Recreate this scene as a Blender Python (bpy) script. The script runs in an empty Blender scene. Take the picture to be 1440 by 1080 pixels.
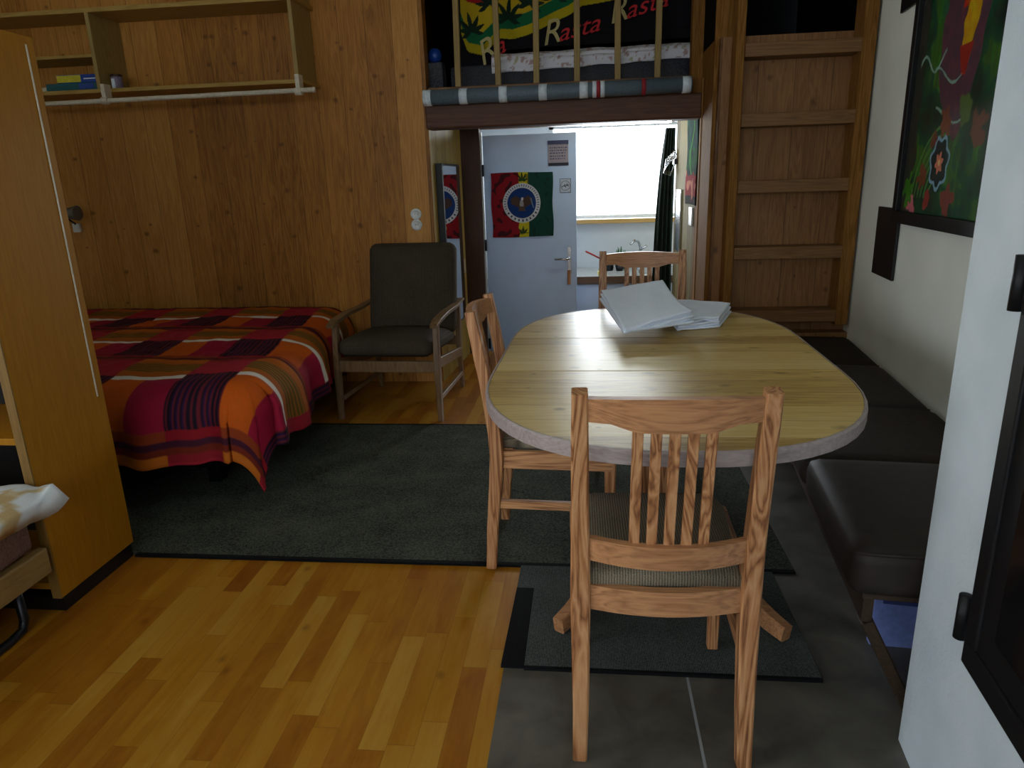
import bpy, bmesh, math, random
from math import sin, cos, pi, radians, sqrt, atan2, hypot
from mathutils import Vector, Matrix, noise
random.seed(7)
C = bpy.context.scene.collection

# ------------------------------------------------------------------ materials
def lin(c):
    return tuple((x/12.92 if x <= 0.04045 else ((x+0.055)/1.055)**2.4) for x in c)

def rgb(r, g, b):
    return lin((r/255., g/255., b/255.)) + (1.0,)

class NT:
    def __init__(s, name):
        s.m = bpy.data.materials.new(name); s.m.use_nodes = True
        s.t = s.m.node_tree; s.b = s.t.nodes['Principled BSDF']
    def n(s, kind, **kw):
        x = s.t.nodes.new(kind)
        for k, v in kw.items():
            if k.startswith('i_'):
                x.inputs[k[2:]].default_value = v
            else:
                setattr(x, k, v)
        return x
    def l(s, a, ao, b, bi):
        s.t.links.new(a.outputs[ao], b.inputs[bi])
    def math(s, op, a, b=None, c=None):
        x = s.t.nodes.new('ShaderNodeMath'); x.operation = op
        for i, v in enumerate((a, b, c)):
            if v is None: continue
            if isinstance(v, (int, float)): x.inputs[i].default_value = v
            else: s.t.links.new(v, x.inputs[i])
        return x.outputs[0]
    def comb(s, x, y, z):
        c = s.t.nodes.new('ShaderNodeCombineXYZ')
        for i, v in enumerate((x, y, z)):
            if isinstance(v, (int, float)): c.inputs[i].default_value = v
            else: s.t.links.new(v, c.inputs[i])
        return c.outputs[0]
    def xyz(s, coord='Object'):
        t = s.t.nodes.new('ShaderNodeTexCoord'); q = s.t.nodes.new('ShaderNodeSeparateXYZ')
        s.t.links.new(t.outputs[coord], q.inputs[0]); return t.outputs[coord], q.outputs
    def noise(s, vec, scale, detail=4, rough=.55, dist=0.):
        x = s.t.nodes.new('ShaderNodeTexNoise'); s.t.links.new(vec, x.inputs['Vector'])
        x.inputs['Scale'].default_value = scale; x.inputs['Detail'].default_value = detail
        x.inputs['Roughness'].default_value = rough; x.inputs['Distortion'].default_value = dist
        return x.outputs[0]
    def white(s, vec):
        x = s.t.nodes.new('ShaderNodeTexWhiteNoise'); x.noise_dimensions = '3D'
        s.t.links.new(vec, x.inputs['Vector']); return x.outputs['Value']
    def ramp(s, fac, stops):
        x = s.t.nodes.new('ShaderNodeValToRGB'); e = x.color_ramp.elements
        while len(e) < len(stops): e.new(.5)
        for i, (p, c) in enumerate(stops):
            e[i].position = p; e[i].color = c
        s.t.links.new(fac, x.inputs[0]); return x.outputs[0]
    def mix(s, fac, a, b, mode='MIX'):
        x = s.t.nodes.new('ShaderNodeMix'); x.data_type = 'RGBA'; x.blend_type = mode
        for i, v in ((0, fac), (6, a), (7, b)):
            if isinstance(v, (int, float)): x.inputs[i].default_value = v
            elif isinstance(v, tuple): x.inputs[i].default_value = v
            else: s.t.links.new(v, x.inputs[i])
        return x.outputs[2]
    def bump(s, h, strength=.3, dist=.002):
        x = s.t.nodes.new('ShaderNodeBump'); x.inputs['Strength'].default_value = strength
        x.inputs['Distance'].default_value = dist
        s.t.links.new(h, x.inputs['Height']); s.t.links.new(x.outputs[0], s.b.inputs['Normal'])
    def base(s, c):
        if isinstance(c, tuple): s.b.inputs['Base Color'].default_value = c
        else: s.t.links.new(c, s.b.inputs['Base Color'])
    def rough(s, r, spec=.5, metal=0., coat=0.):
        if isinstance(r, (int, float)): s.b.inputs['Roughness'].default_value = r
        else: s.t.links.new(r, s.b.inputs['Roughness'])
        s.b.inputs['Specular IOR Level'].default_value = spec
        s.b.inputs['Metallic'].default_value = metal
        s.b.inputs['Coat Weight'].default_value = coat
        s.b.inputs['Coat Roughness'].default_value = .15

def plain(name, col, r=.6, spec=.4, metal=0., nscale=60, nstr=.08, var=.12, bump=.15):
    m = NT(name); v, q = m.xyz()
    f = m.noise(v, nscale, 3)
    d = tuple(x*(1-var) for x in col[:3]) + (1,); h = tuple(min(1, x*(1+var)) for x in col[:3]) + (1,)
    m.base(m.ramp(f, [(.3, d), (.7, h)])); m.rough(r, spec, metal); m.bump(f, bump, .001)
    return m.m

def wood(name, dark, mid, light, axis='z', r=.5, lines=1., knots=0., coat=0., scale=1., spec=.4):
    """grain runs along axis, in each mesh's own coordinates"""
    m = NT(name); v, q = m.xyz()
    o = m.n('ShaderNodeObjectInfo').outputs['Random']
    st = dict(x=(.06, 1, 1), y=(1, .06, 1), z=(1, 1, .06))[axis]
    rn = m.math('MULTIPLY', o, 13.7)
    vec = m.comb(m.math('ADD', m.math('MULTIPLY', q[0], st[0]), rn), m.math('MULTIPLY', q[1], st[1]), m.math('MULTIPLY', q[2], st[2]))
    f1 = m.noise(vec, 14*scale, 3, .5, 1.2)
    rings = m.math('FRACT', m.math('MULTIPLY', f1, 9.))
    rings = m.math('MULTIPLY', m.math('ABSOLUTE', m.math('SUBTRACT', rings, .5)), 2.)
    f2 = m.noise(vec, 160*scale, 3, .6)
    f = m.math('ADD', m.math('MULTIPLY', rings, .5*lines), m.math('ADD', m.math('MULTIPLY', f2, .5), .22-.2*lines))
    c = m.ramp(f, [(.18, dark), (.5, mid), (.85, light)])
    m.base(c); m.rough(r, spec, 0, coat); m.bump(f2, .12, .0008)
    return m.m

def planks(name, wdt, ax, up, dark, mid, light, knots=.5, r=.55, groove=.003, off=0., butt=0., klo=.13, ksc=6., kst=.9, spec=.3):
    """boards of width wdt laid side by side along ax, grain running along up"""
    m = NT(name); v, q = m.xyz()
    a, u = q['xyz'.index(ax)], q['xyz'.index(up)]
    s = m.math('DIVIDE', m.math('ADD', a, off+50*wdt), wdt)
    row = m.math('FLOOR', s); fr = m.math('FRACT', s)
    rnd = m.white(m.comb(row, 3.1, 7.7))
    vec = m.comb(m.math('MULTIPLY', a, 1.), m.math('MULTIPLY', rnd, 37.), m.math('MULTIPLY', u, .07))
    f1 = m.noise(vec, 16, 4, .55, 1.6)
    rings = m.math('ABSOLUTE', m.math('SUBTRACT', m.math('FRACT', m.math('MULTIPLY', f1, 6.)), .5))
    f2 = m.noise(vec, 120, 3, .6)
    big = m.noise(m.comb(a, 0., m.math('MULTIPLY', u, .5)), 2.2, 2)
    f = m.math('ADD', m.math('MULTIPLY', rings, .35), m.math('MULTIPLY', f2, .35))
    f = m.math('ADD', f, m.math('MULTIPLY', m.math('SUBTRACT', rnd, .5), .38))
    f = m.math('ADD', f, m.math('MULTIPLY', big, .32))
    c = m.ramp(f, [(.12, dark), (.42, mid), (.78, light)])
    # knots
    kv = m.comb(m.math('ADD', a, m.math('MULTIPLY', row, 5.3)), m.math('MULTIPLY', u, kst), 0.)
    vo = m.n('ShaderNodeTexVoronoi', voronoi_dimensions='2D'); vo.inputs['Scale'].default_value = ksc; m.t.links.new(kv, vo.inputs['Vector'])
    sc = m.t.nodes.new('ShaderNodeSeparateColor'); m.t.links.new(vo.outputs['Color'], sc.inputs[0])
    kd = m.math('DIVIDE', vo.outputs['Distance'], m.math('ADD', .55, m.math('MULTIPLY', sc.outputs[1], 1.2)))
    kd = m.math('ADD', kd, m.math('MULTIPLY', m.noise(v, 38, 3), .12))
    pick = m.math('GREATER_THAN', sc.outputs[0], 1-knots)
    km = m.n('ShaderNodeMapRange'); km.inputs[1].default_value = klo+.02; km.inputs[2].default_value = klo-.06
    m.t.links.new(kd, km.inputs[0])
    kk = m.math('MULTIPLY', km.outputs[0], pick)
    c = m.mix(m.math('MULTIPLY', kk, .66), c, tuple(x*.42 for x in dark[:3])+(1,))
    g = m.math('LESS_THAN', m.math('MINIMUM', fr, m.math('SUBTRACT', 1., fr)), groove/wdt)
    c = m.mix(m.math('MULTIPLY', g, .55), c, tuple(x*.25 for x in dark[:3])+(1,))
    m.base(c); m.rough(r, spec)
    m.bump(m.math('SUBTRACT', m.math('MULTIPLY', f2, .2), g), .5, .003)
    return m.m

def laminate(name):
    m = NT(name); v, q = m.xyz('Object')
    w = .068
    s = m.math('DIVIDE', m.math('ADD', q[0], 20.), w); row = m.math('FLOOR', s); fr = m.math('FRACT', s)
    rr = m.white(m.comb(row, 1.3, 2.2))
    t = m.math('ADD', m.math('DIVIDE', m.math('ADD', q[1], 20.), .44), m.math('MULTIPLY', rr, 7.))
    blk = m.math('FLOOR', t); ft = m.math('FRACT', t)
    rb = m.white(m.comb(row, blk, 5.)); rb2 = m.white(m.comb(row, blk, 9.))
    vec = m.comb(q[0], m.math('MULTIPLY', rb2, 31.), m.math('MULTIPLY', q[1], .09))
    f1 = m.noise(vec, 20, 4, .55, 1.2)
    f2 = m.noise(vec, 110, 3, .6)
    fig = m.noise(m.comb(q[0], m.math('MULTIPLY', rb, 17.), m.math('MULTIPLY', q[1], .35)), 14, 3, .6, .8)
    f = m.math('ADD', m.math('MULTIPLY', rb, .5), m.math('ADD', m.math('MULTIPLY', f1, .42), m.math('ADD', m.math('MULTIPLY', fig, .45), m.math('MULTIPLY', f2, .25))))
    f = m.math('SUBTRACT', f, .28)
    c = m.ramp(f, [(.08, rgb(118, 60, 8)), (.36, rgb(152, 92, 14)), (.60, rgb(170, 114, 24)), (.9, rgb(182, 136, 50))])
    kv = m.comb(m.math('ADD', q[0], m.math('MULTIPLY', row, 5.3)), m.math('MULTIPLY', q[1], .75), 0.)
    vo = m.n('ShaderNodeTexVoronoi', voronoi_dimensions='2D'); vo.inputs['Scale'].default_value = 4.5; m.t.links.new(kv, vo.inputs['Vector'])
    sc = m.t.nodes.new('ShaderNodeSeparateColor'); m.t.links.new(vo.outputs['Color'], sc.inputs[0])
    kd = m.math('ADD', vo.outputs['Distance'], m.math('MULTIPLY', m.noise(v, 40, 2), .07))
    km = m.n('ShaderNodeMapRange'); km.inputs[1].default_value = .12; km.inputs[2].default_value = .04
    m.t.links.new(kd, km.inputs[0])
    kk = m.math('MULTIPLY', km.outputs[0], m.math('GREATER_THAN', sc.outputs[0], .55))
    c = m.mix(m.math('MULTIPLY', kk, .6), c, rgb(105, 55, 18))
    e = m.math('LESS_THAN', m.math('MINIMUM', fr, m.math('SUBTRACT', 1., fr)), .012)
    # every third strip is a real panel joint
    e2 = m.math('LESS_THAN', m.math('MINIMUM', ft, m.math('SUBTRACT', 1., ft)), .003)
    e = m.math('MAXIMUM', e, e2)
    c = m.mix(m.math('MULTIPLY', e, .35), c, rgb(90, 45, 12))
    m.base(c); m.rough(m.math('ADD', m.math('MULTIPLY', f2, .15), .32), .45)
    return m.m

def vcol(name, r=.8, weave=400, spec=.2, str_=.25, sheen=0.):
    m = NT(name); a = m.n('ShaderNodeAttribute', attribute_name='Col'); v, q = m.xyz()
    f = m.noise(v, weave, 2)
    m.base(m.mix(.25, a.outputs['Color'], m.ramp(f, [(.3, (.25, .25, .25, 1)), (.7, (1, 1, 1, 1))]), 'MULTIPLY'))
    m.rough(r, spec); m.bump(f, str_, .002); m.b.inputs['Sheen Weight'].default_value = sheen
    return m.m

def fabric(name, c1, c2, sc=300, r=.9, cord=None):
    m = NT(name); v, q = m.xyz()
    f = m.noise(v, sc, 3, .7); big = m.noise(v, 6, 2)
    f = m.math('ADD', m.math('MULTIPLY', f, .8), m.math('MULTIPLY', big, .2))
    if cord:
        w = m.math('ABSOLUTE', m.math('SINE', m.math('MULTIPLY', q[cord[0]], cord[1])))
        f = m.math('ADD', m.math('MULTIPLY', f, .75), m.math('MULTIPLY', w, .25))
    m.base(m.ramp(f, [(.36, c1), (.66, c2)])); m.rough(r, .15); m.bump(f, .6, .004)
    return m.m

M = {}
M['wall_wood'] = planks('pine wall boards', .168, 'x', 'z', rgb(116, 70, 18), rgb(172, 114, 42), rgb(204, 148, 72), .42, .5, groove=.002, kst=1.25, klo=.14)
M['reveal_lit'] = planks('lit passage boards', .11, 'y', 'z', rgb(150, 124, 60), rgb(178, 156, 86), rgb(198, 180, 114), .3, .5)  # paleness from the kitchen light is put into the board colour
M['reveal_darkened'] = planks('darkened passage boards', .11, 'y', 'z', rgb(90, 76, 40), rgb(116, 102, 58), rgb(134, 120, 74), .3, .8, spec=.1)  # same boards, colour darkened to hold down the window light
M['back_boards'] = planks('brown boards', .19, 'x', 'z', rgb(84, 54, 26), rgb(132, 92, 54), rgb(164, 120, 76), .5, .55, off=.05, groove=.002)
M['laminate'] = laminate('laminate strips')
M['oak_v'] = wood('oak grain upright', rgb(104, 62, 36), rgb(168, 114, 72), rgb(194, 146, 102), 'z', .45, 1.1)
M['oak_h'] = wood('oak grain across', rgb(116, 74, 46), rgb(176, 124, 84), rgb(200, 150, 102), 'x', .45, .45)
M['oak_y'] = wood('oak grain lengthwise', rgb(116, 74, 46), rgb(176, 124, 84), rgb(204, 154, 104), 'y', .45, 1.)
M['trim_v'] = wood('brown timber upright', rgb(84, 52, 20), rgb(128, 88, 42), rgb(156, 114, 64), 'z', .85, .5, spec=.06)
M['trim_h'] = wood('brown timber across', rgb(80, 52, 24), rgb(118, 82, 44), rgb(142, 104, 62), 'x', .55, .4)
M['post_v'] = wood('lighter post timber', rgb(120, 84, 44), rgb(152, 112, 64), rgb(170, 130, 80), 'z', .85, .5, spec=.06)
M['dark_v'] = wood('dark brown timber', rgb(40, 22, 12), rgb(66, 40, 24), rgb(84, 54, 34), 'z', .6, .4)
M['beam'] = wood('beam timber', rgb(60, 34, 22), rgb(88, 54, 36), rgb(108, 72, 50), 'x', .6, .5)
M['pale_v'] = wood('pale timber upright', rgb(150, 112, 56), rgb(184, 146, 84), rgb(206, 172, 110), 'z', .5, .4)
M['shelf_h'] = wood('pine shelf across', rgb(138, 106, 44), rgb(170, 136, 66), rgb(188, 156, 84), 'x', .55, .4)
M['shelf_v'] = wood('pine shelf upright', rgb(122, 96, 48), rgb(152, 126, 70), rgb(172, 146, 86), 'z', .55, .4)
M['ward'] = wood('varnished cabinet veneer', rgb(134, 84, 8), rgb(162, 108, 14), rgb(178, 124, 22), 'z', .55, .12, coat=.0, spec=.18)
M['ward_edge'] = wood('cabinet edge strip', rgb(100, 72, 28), rgb(124, 92, 40), rgb(140, 106, 52), 'z', .5, .3)
M['table'] = planks('pine table boards', .115, 'y', 'x', rgb(140, 106, 46), rgb(196, 164, 94), rgb(216, 192, 130), .7, .36, groove=.0012, off=.02, klo=.12, ksc=7.5, kst=.7)
M['table_edge'] = wood('window-lit table edge', rgb(120, 108, 104), rgb(160, 146, 142), rgb(180, 168, 164), 'x', .45, .3)  # grey-lavender of bluish window light put into the edge colour
M['rail_y'] = wood('dull bed rail', rgb(104, 78, 38), rgb(136, 106, 58), rgb(152, 122, 72), 'y', .5, .3)
M['black'] = plain('black paint', rgb(16, 16, 18), .5)
M['iron'] = plain('black iron', rgb(18, 18, 20), .55, .4, .3, bump=.3)
M['void'] = plain('loft shade and bed base black', rgb(8, 8, 9), .9, .1)  # near-black: paints the loft's shade, also colours bed base and storage box
M['plinth'] = plain('black plinth', rgb(14, 14, 16), .4)
M['white_rod'] = plain('white rod paint', rgb(206, 196, 176), .4)
M['white'] = plain('white plastic', rgb(220, 222, 220), .35)
M['door_white'] = plain('door paint', rgb(176, 198, 232), .45, nscale=8, var=.04, bump=.03)
M['cab_white'] = plain('kitchen front paint', rgb(190, 200, 214), .4, nscale=8, var=.03, bump=.03)
M['tilewall'] = plain('white kitchen wall', rgb(216, 218, 214), .35, nscale=5, var=.04, bump=.03)
M['chrome'] = plain('chrome', rgb(200, 204, 210), .18, .5, 1., var=.03, bump=.02)
M['steel'] = plain('dark tube steel', rgb(48, 48, 52), .35, .5, .8, var=.05)
M['curtain'] = fabric('dark green curtain', rgb(16, 24, 20), rgb(42, 54, 44), 120)
M['rug'] = fabric('charcoal rug pile', rgb(24, 27, 22), rgb(92, 96, 82), 150, .95)
M['rug_edge'] = fabric('black rug binding', rgb(8, 8, 9), rgb(22, 22, 24), 250)
M['mat'] = fabric('corded dark mat', rgb(26, 30, 30), rgb(92, 98, 94), 170, .95, (0, 700.))
M['seat'] = fabric('taupe seat cloth', rgb(74, 68, 56), rgb(140, 128, 108), 380, .9, (0, 520.))
M['armchair_cloth'] = fabric('dark brown corduroy', rgb(36, 31, 25), rgb(82, 71, 58), 200, .85, (0, 420.))
M['arm_wood'] = wood('walnut armchair', rgb(78, 56, 36), rgb(122, 94, 64), rgb(150, 120, 86), 'z', .4, .4)
M['leather'] = plain('dark brown leather', rgb(40, 33, 28), .58, .3, nscale=25, var=.25, bump=.35)
M['leather_b'] = plain('brown suede', rgb(44, 36, 28), .75, .2, nscale=35, var=.25, bump=.3)
M['bench_wood'] = wood('dark bench timber', rgb(34, 24, 16), rgb(60, 44, 30), rgb(76, 58, 42), 'y', .6, .4)
M['foam'] = plain('grey foam tube', rgb(92, 108, 120), .5, nscale=90, var=.15)
M['tape'] = plain('white tape', rgb(216, 228, 238), .4)
M['redtape'] = plain('red tape', rgb(150, 36, 48), .5)
M['cloth_w'] = fabric('white cotton', rgb(222, 232, 252), rgb(242, 248, 255), 250)
M['mattress'] = fabric('dusty pink ticking', rgb(92, 66, 56), rgb(124, 94, 82), 120)
M['mattress_g'] = fabric('dark grey mattress', rgb(48, 49, 54), rgb(84, 85, 90), 120)
M['vc'] = vcol('dyed cloth')
M['vc_paint'] = vcol('painted canvas', .45, 60, .4, .2)
M['vc_paper'] = vcol('printed paper', .95, 30, .04, .03)
M['blue'] = plain('blue plastic', rgb(16, 60, 140), .3)
M['red_pl'] = plain('red plastic', rgb(180, 40, 36), .4)
M['yellow_sp'] = plain('yellow sponge', rgb(232, 216, 120), .9, bump=.6)
M['green_leaf'] = plain('leaf green', rgb(50, 96, 44), .5)
M['pan'] = plain('dark pan', rgb(40, 42, 46), .3, .5, .6)
M['lamp_grey'] = plain('grey lamp enamel', rgb(104, 100, 90), .5)
M['counter'] = wood('brown counter edge', rgb(60, 40, 26), rgb(92, 64, 42), rgb(110, 80, 56), 'x', .4, .4)
M['counter_top'] = plain('pale counter top', rgb(190, 190, 184), .25)
M['sill'] = wood('oak sill', rgb(150, 110, 50), rgb(188, 146, 76), rgb(204, 166, 100), 'x', .35, .4)
M['game_y'] = plain('yellow carton', rgb(196, 186, 40), .5)
M['game_b'] = plain('blue carton', rgb(34, 66, 150), .5)
M['game_g'] = plain('teal carton', rgb(24, 84, 88), .5)
M['paper_b'] = plain('blue paper', rgb(120, 138, 200), .7)
M['paper_d'] = plain('dark blue paper', rgb(50, 62, 120), .7)
M['tin'] = plain('tin with printed band', rgb(120, 108, 130), .4)
M['jute'] = plain('white wall lead', rgb(210, 206, 190), .5)

def mk_plaster():
    m = NT('rough white plaster'); v, q = m.xyz()
    f = m.noise(v, 45, 5, .65); g = m.noise(v, 5, 2)
    m.base(m.ramp(g, [(.3, rgb(196, 208, 214)), (.7, rgb(212, 221, 226))])); m.rough(.85, .2); m.bump(f, .55, .004); return m.m
M['plaster'] = mk_plaster()
def mk_cream():
    m = NT('cream painted wall'); v, q = m.xyz()
    f = m.noise(v, 60, 4, .6); g = m.noise(v, 3, 2)
    m.base(m.ramp(g, [(.3, rgb(232, 234, 222)), (.7, rgb(242, 244, 232))])); m.rough(.85, .2); m.bump(f, .3, .002); return m.m
M['cream'] = mk_cream()
def mk_slate():
    m = NT('dark slate tiles'); v, q = m.xyz('Object')
    def seam(c, off, w, t):
        s = m.math('DIVIDE', m.math('ADD', c, off), w); fr = m.math('FRACT', s)
        return m.math('LESS_THAN', m.math('MINIMUM', fr, m.math('SUBTRACT', 1., fr)), t/w)
    g = m.math('MAXIMUM', seam(q[0], 12-.268, 1.2, .0035), seam(q[1], 11.9, 8.0, .0035))
    f = m.noise(v, 7, 5, .6, .5)
    c = m.ramp(f, [(.3, rgb(66, 62, 56)), (.7, rgb(100, 95, 84))])
    m.base(m.mix(g, c, rgb(140, 142, 142))); m.rough(m.math('ADD', m.math('MULTIPLY', f, .3), .3), .5)
    m.bump(m.math('SUBTRACT', f, g), .3, .002); return m.m
M['slate'] = mk_slate()
def mk_glass(name, amt=.12):
    m = bpy.data.materials.new(name); m.use_nodes = True; t = m.node_tree; t.nodes.clear()
    o = t.nodes.new('ShaderNodeOutputMaterial'); a = t.nodes.new('ShaderNodeBsdfTransparent'); g = t.nodes.new('ShaderNodeBsdfGlossy')
    g.inputs['Roughness'].default_value = .02; f = t.nodes.new('ShaderNodeFresnel'); f.inputs[0].default_value = 1.45
    mx = t.nodes.new('ShaderNodeMixShader'); t.links.new(f.outputs[0], mx.inputs[0]); t.links.new(a.outputs[0], mx.inputs[1]); t.links.new(g.outputs[0], mx.inputs[2])
    t.links.new(mx.outputs[0], o.inputs[0]); return m
M['glass'] = mk_glass('window glass')
m_ = NT('mirror silver'); m_.base((.86, .88, .88, 1)); m_.rough(.02, .5, 1.); M['mirror'] = m_.m
m_ = NT('stove glass'); m_.base((.004, .004, .005, 1)); m_.rough(.12, .5); M['stove_glass'] = m_.m

# ------------------------------------------------------------------ mesh helpers
def new(): return bmesh.new()

def add_box(bm, x0, x1, y0, y1, z0, z1, bev=0., mat=None, seg=2):
    r = bmesh.ops.create_cube(bm, size=1.)
    vs = r['verts']
    bmesh.ops.scale(bm, vec=(x1-x0, y1-y0, z1-z0), verts=vs)
    bmesh.ops.translate(bm, vec=((x0+x1)/2, (y0+y1)/2, (z0+z1)/2), verts=vs)
    if bev > 0:
        es = list({e for v in vs for e in v.link_edges})
        q = bmesh.ops.bevel(bm, geom=es, offset=bev, segments=seg, profile=.5, affect='EDGES')
        vs = list({v for f in q['faces'] for v in f.verts} | {v for v in vs if v.is_valid})
    if mat is not None:
        bmesh.ops.transform(bm, matrix=mat, verts=vs)
    return vs

def box(x0, x1, y0, y1, z0, z1, bev=.002, seg=2):
    bm = new(); add_box(bm, x0, x1, y0, y1, z0, z1, bev, None, seg); return bm

def add_sweep(bm, pts, w, d, up=None, taper=None):
    """rectangular bar through pts; w along side vector, d along other"""
    up = up or Vector((1, 0, 0)); rings = []
    P = [Vector(p) for p in pts]
    for i, p in enumerate(P):
        a = P[max(0, i-1)]; b = P[min(len(P)-1, i+1)]; t = (b-a).normalized()
        s = (up - t*up.dot(t)).normalized(); n = t.cross(s)
        k = taper[i] if taper else 1.
        ww, dd = w*k/2, d*k/2; ch = min(ww, dd)*.22
        prof = [(-ww+ch, -dd), (ww-ch, -dd), (ww, -dd+ch), (ww, dd-ch), (ww-ch, dd), (-ww+ch, dd), (-ww, dd-ch), (-ww, -dd+ch)]
        rings.append([bm.verts.new(p+s*x+n*y) for x, y in prof])
    for a, b in zip(rings, rings[1:]):
        for j in range(8):
            bm.faces.new((a[j], a[(j+1) % 8], b[(j+1) % 8], b[j]))
    bm.faces.new(rings[0][::-1]); bm.faces.new(rings[-1])

def sweep(pts, w, d, up=None, taper=None):
    bm = new(); add_sweep(bm, pts, w, d, Vector(up) if up else None, taper)
    bmesh.ops.recalc_face_normals(bm, faces=bm.faces); return bm

def add_tube(bm, pts, r, seg=12, rs=None):
    P = [Vector(p) for p in pts]; rings = []; ref = Vector((0.13, .21, .97))
    for i, p in enumerate(P):
        t = (P[min(len(P)-1, i+1)]-P[max(0, i-1)]).normalized()
        if abs(t.dot(ref)) > .95: ref = Vector((1, 0.1, 0))
        s = (ref-t*ref.dot(t)).normalized(); n = t.cross(s); ref = s; rr = rs[i] if rs else r
        rings.append([bm.verts.new(p+(s*cos(k*2*pi/seg)+n*sin(k*2*pi/seg))*rr) for k in range(seg)])
    for a, b in zip(rings, rings[1:]):
        for j in range(seg): bm.faces.new((a[j], a[(j+1) % seg], b[(j+1) % seg], b[j]))
    bm.faces.new(rings[0][::-1]); bm.faces.new(rings[-1])

def tube(pts, r, seg=12, rs=None):
    bm = new(); add_tube(bm, pts, r, seg, rs); bmesh.ops.recalc_face_normals(bm, faces=bm.faces); return bm

def lathe(prof, c=(0, 0, 0), seg=24, axis='z'):
    bm = new(); rings = []
    for r, h in prof:
        ring = []
        for k in range(seg):
            a = k*2*pi/seg
            p = dict(z=(r*cos(a), r*sin(a), h), y=(r*cos(a), h, r*sin(a)), x=(h, r*cos(a), r*sin(a)))[axis]
            ring.append(bm.verts.new((c[0]+p[0], c[1]+p[1], c[2]+p[2])))
        rings.append(ring)
    for a, b in zip(rings, rings[1:]):
        for j in range(seg): bm.faces.new((a[j], a[(j+1) % seg], b[(j+1) % seg], b[j]))
    bm.faces.new(rings[0][::-1]); bm.faces.new(rings[-1])
    bmesh.ops.recalc_face_normals(bm, faces=bm.faces); return bm

def prism(poly, z0, z1, bev=0.):
    bm = new(); n = len(poly)
    a = [bm.verts.new((x, y, z0)) for x, y in poly]; b = [bm.verts.new((x, y, z1)) for x, y in poly]
    for i in range(n): bm.faces.new((a[i], a[(i+1) % n], b[(i+1) % n], b[i]))
    bm.faces.new(a[::-1]); bm.faces.new(b)
    bmesh.ops.recalc_face_normals(bm, faces=bm.faces)
    if bev:
        es = [e for e in bm.edges if abs(e.verts[0].co.z-e.verts[1].co.z) < 1e-6]
        bmesh.ops.bevel(bm, geom=es, offset=bev, segments=2, profile=.5, affect='EDGES')
    return bm

def pillow(x0, x1, y0, y1, z0, z1, r=.03, puff=.01, n=14, seg=4):
    """soft box cushion with rounded edges and a puffed top"""
    bm = new(); add_box(bm, x0, x1, y0, y1, z0, z1)
    bmesh.ops.subdivide_edges(bm, edges=bm.edges[:], cuts=n, use_grid_fill=True)
    cx, cy, cz = (x0+x1)/2, (y0+y1)/2, (z0+z1)/2; hx, hy, hz = (x1-x0)/2, (y1-y0)/2, (z1-z0)/2
    r = min(r, hx, hy, hz)
    for v in bm.verts:
        p = v.co-Vector((cx, cy, cz))
        q = Vector((max(-hx+r, min(hx-r, p.x)), max(-hy+r, min(hy-r, p.y)), max(-hz+r, min(hz-r, p.z))))
        d = p-q
        if d.length > 1e-9: p = q+d.normalized()*r
        sx = max(0, 1-abs(p.x/hx)**3); sy = max(0, 1-abs(p.y/hy)**3); sz = max(0, 1-abs(p.z/hz)**3)
        if hz <= min(hx, hy): p.z += puff*sx*sy*(1 if p.z > 0 else -.0)
        elif hy <= min(hx, hz): p.y += puff*sx*sz*(-1 if p.y < 0 else 1)
        v.co = p+Vector((cx, cy, cz))
    return bm

def obj(name, bm, m, parent=None, smooth=False, loc=None, rz=0.):
    me = bpy.data.meshes.new(name)
    bm.to_mesh(me); bm.free()
    o = bpy.data.objects.new(name, me); C.objects.link(o)
    me.materials.append(M[m] if isinstance(m, str) else m)
    if smooth:
        for p in me.polygons: p.use_smooth = True
    if loc: o.location = loc
    o.rotation_euler = (0, 0, rz)
    if parent: o.parent = parent
    return o

def tag(o, label, cat, group=None):
    o['label'] = label; o['category'] = cat
    if group: o['group'] = group
    return o

def thing(name, label, cat, loc=(0, 0, 0), rz=0., group=None):
    o = bpy.data.objects.new(name, None); C.objects.link(o); o.empty_display_size = .05
    o.location = loc; o.rotation_euler = (0, 0, rz); return tag(o, label, cat, group)

def struct(name, bm, m, parent=None, smooth=False):
    o = obj(name, bm, m, parent, smooth)
    if not parent: o['kind'] = 'structure'
    return o

def sheet(name, nx, ny, fp, fc, m, parent=None, thick=.004, off=-1):
    """dense woven or printed sheet: fp(u,v) gives the point, fc(u,v) the dye colour (sRGB 0..255)"""
    vs = []; cs = []
    for j in range(ny+1):
        for i in range(nx+1):
            u, v = i/nx, j/ny; vs.append(fp(u, v))
            if fc: cs.append(lin(tuple(max(0, min(1, k/255.)) for k in fc(u, v)))+(1.,))
    fs = [(j*(nx+1)+i, j*(nx+1)+i+1, (j+1)*(nx+1)+i+1, (j+1)*(nx+1)+i) for j in range(ny) for i in range(nx)]
    me = bpy.data.meshes.new(name); me.from_pydata(vs, [], fs)
    if fc:
        at = me.color_attributes.new('Col', 'FLOAT_COLOR', 'POINT')
        for k, c in enumerate(cs): at.data[k].color = c
    for p in me.polygons: p.use_smooth = True
    me.materials.append(M[m]); o = bpy.data.objects.new(name, me); C.objects.link(o)
    if thick:
        s = o.modifiers.new('thickness', 'SOLIDIFY'); s.thickness = thick; s.offset = off
    if parent: o.parent = parent
    return o

def copy_thing(root, loc, rz, label, group=None, scale=None):
    r = root.copy(); C.objects.link(r); r.location = loc; r.rotation_euler = (0, 0, rz); r['label'] = label
    if scale: r.scale = scale
    for ch in list(root.children):
        c = ch.copy(); C.objects.link(c); c.parent = r
        for g in ch.children:
            d = g.copy(); C.objects.link(d); d.parent = c
    return r

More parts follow.
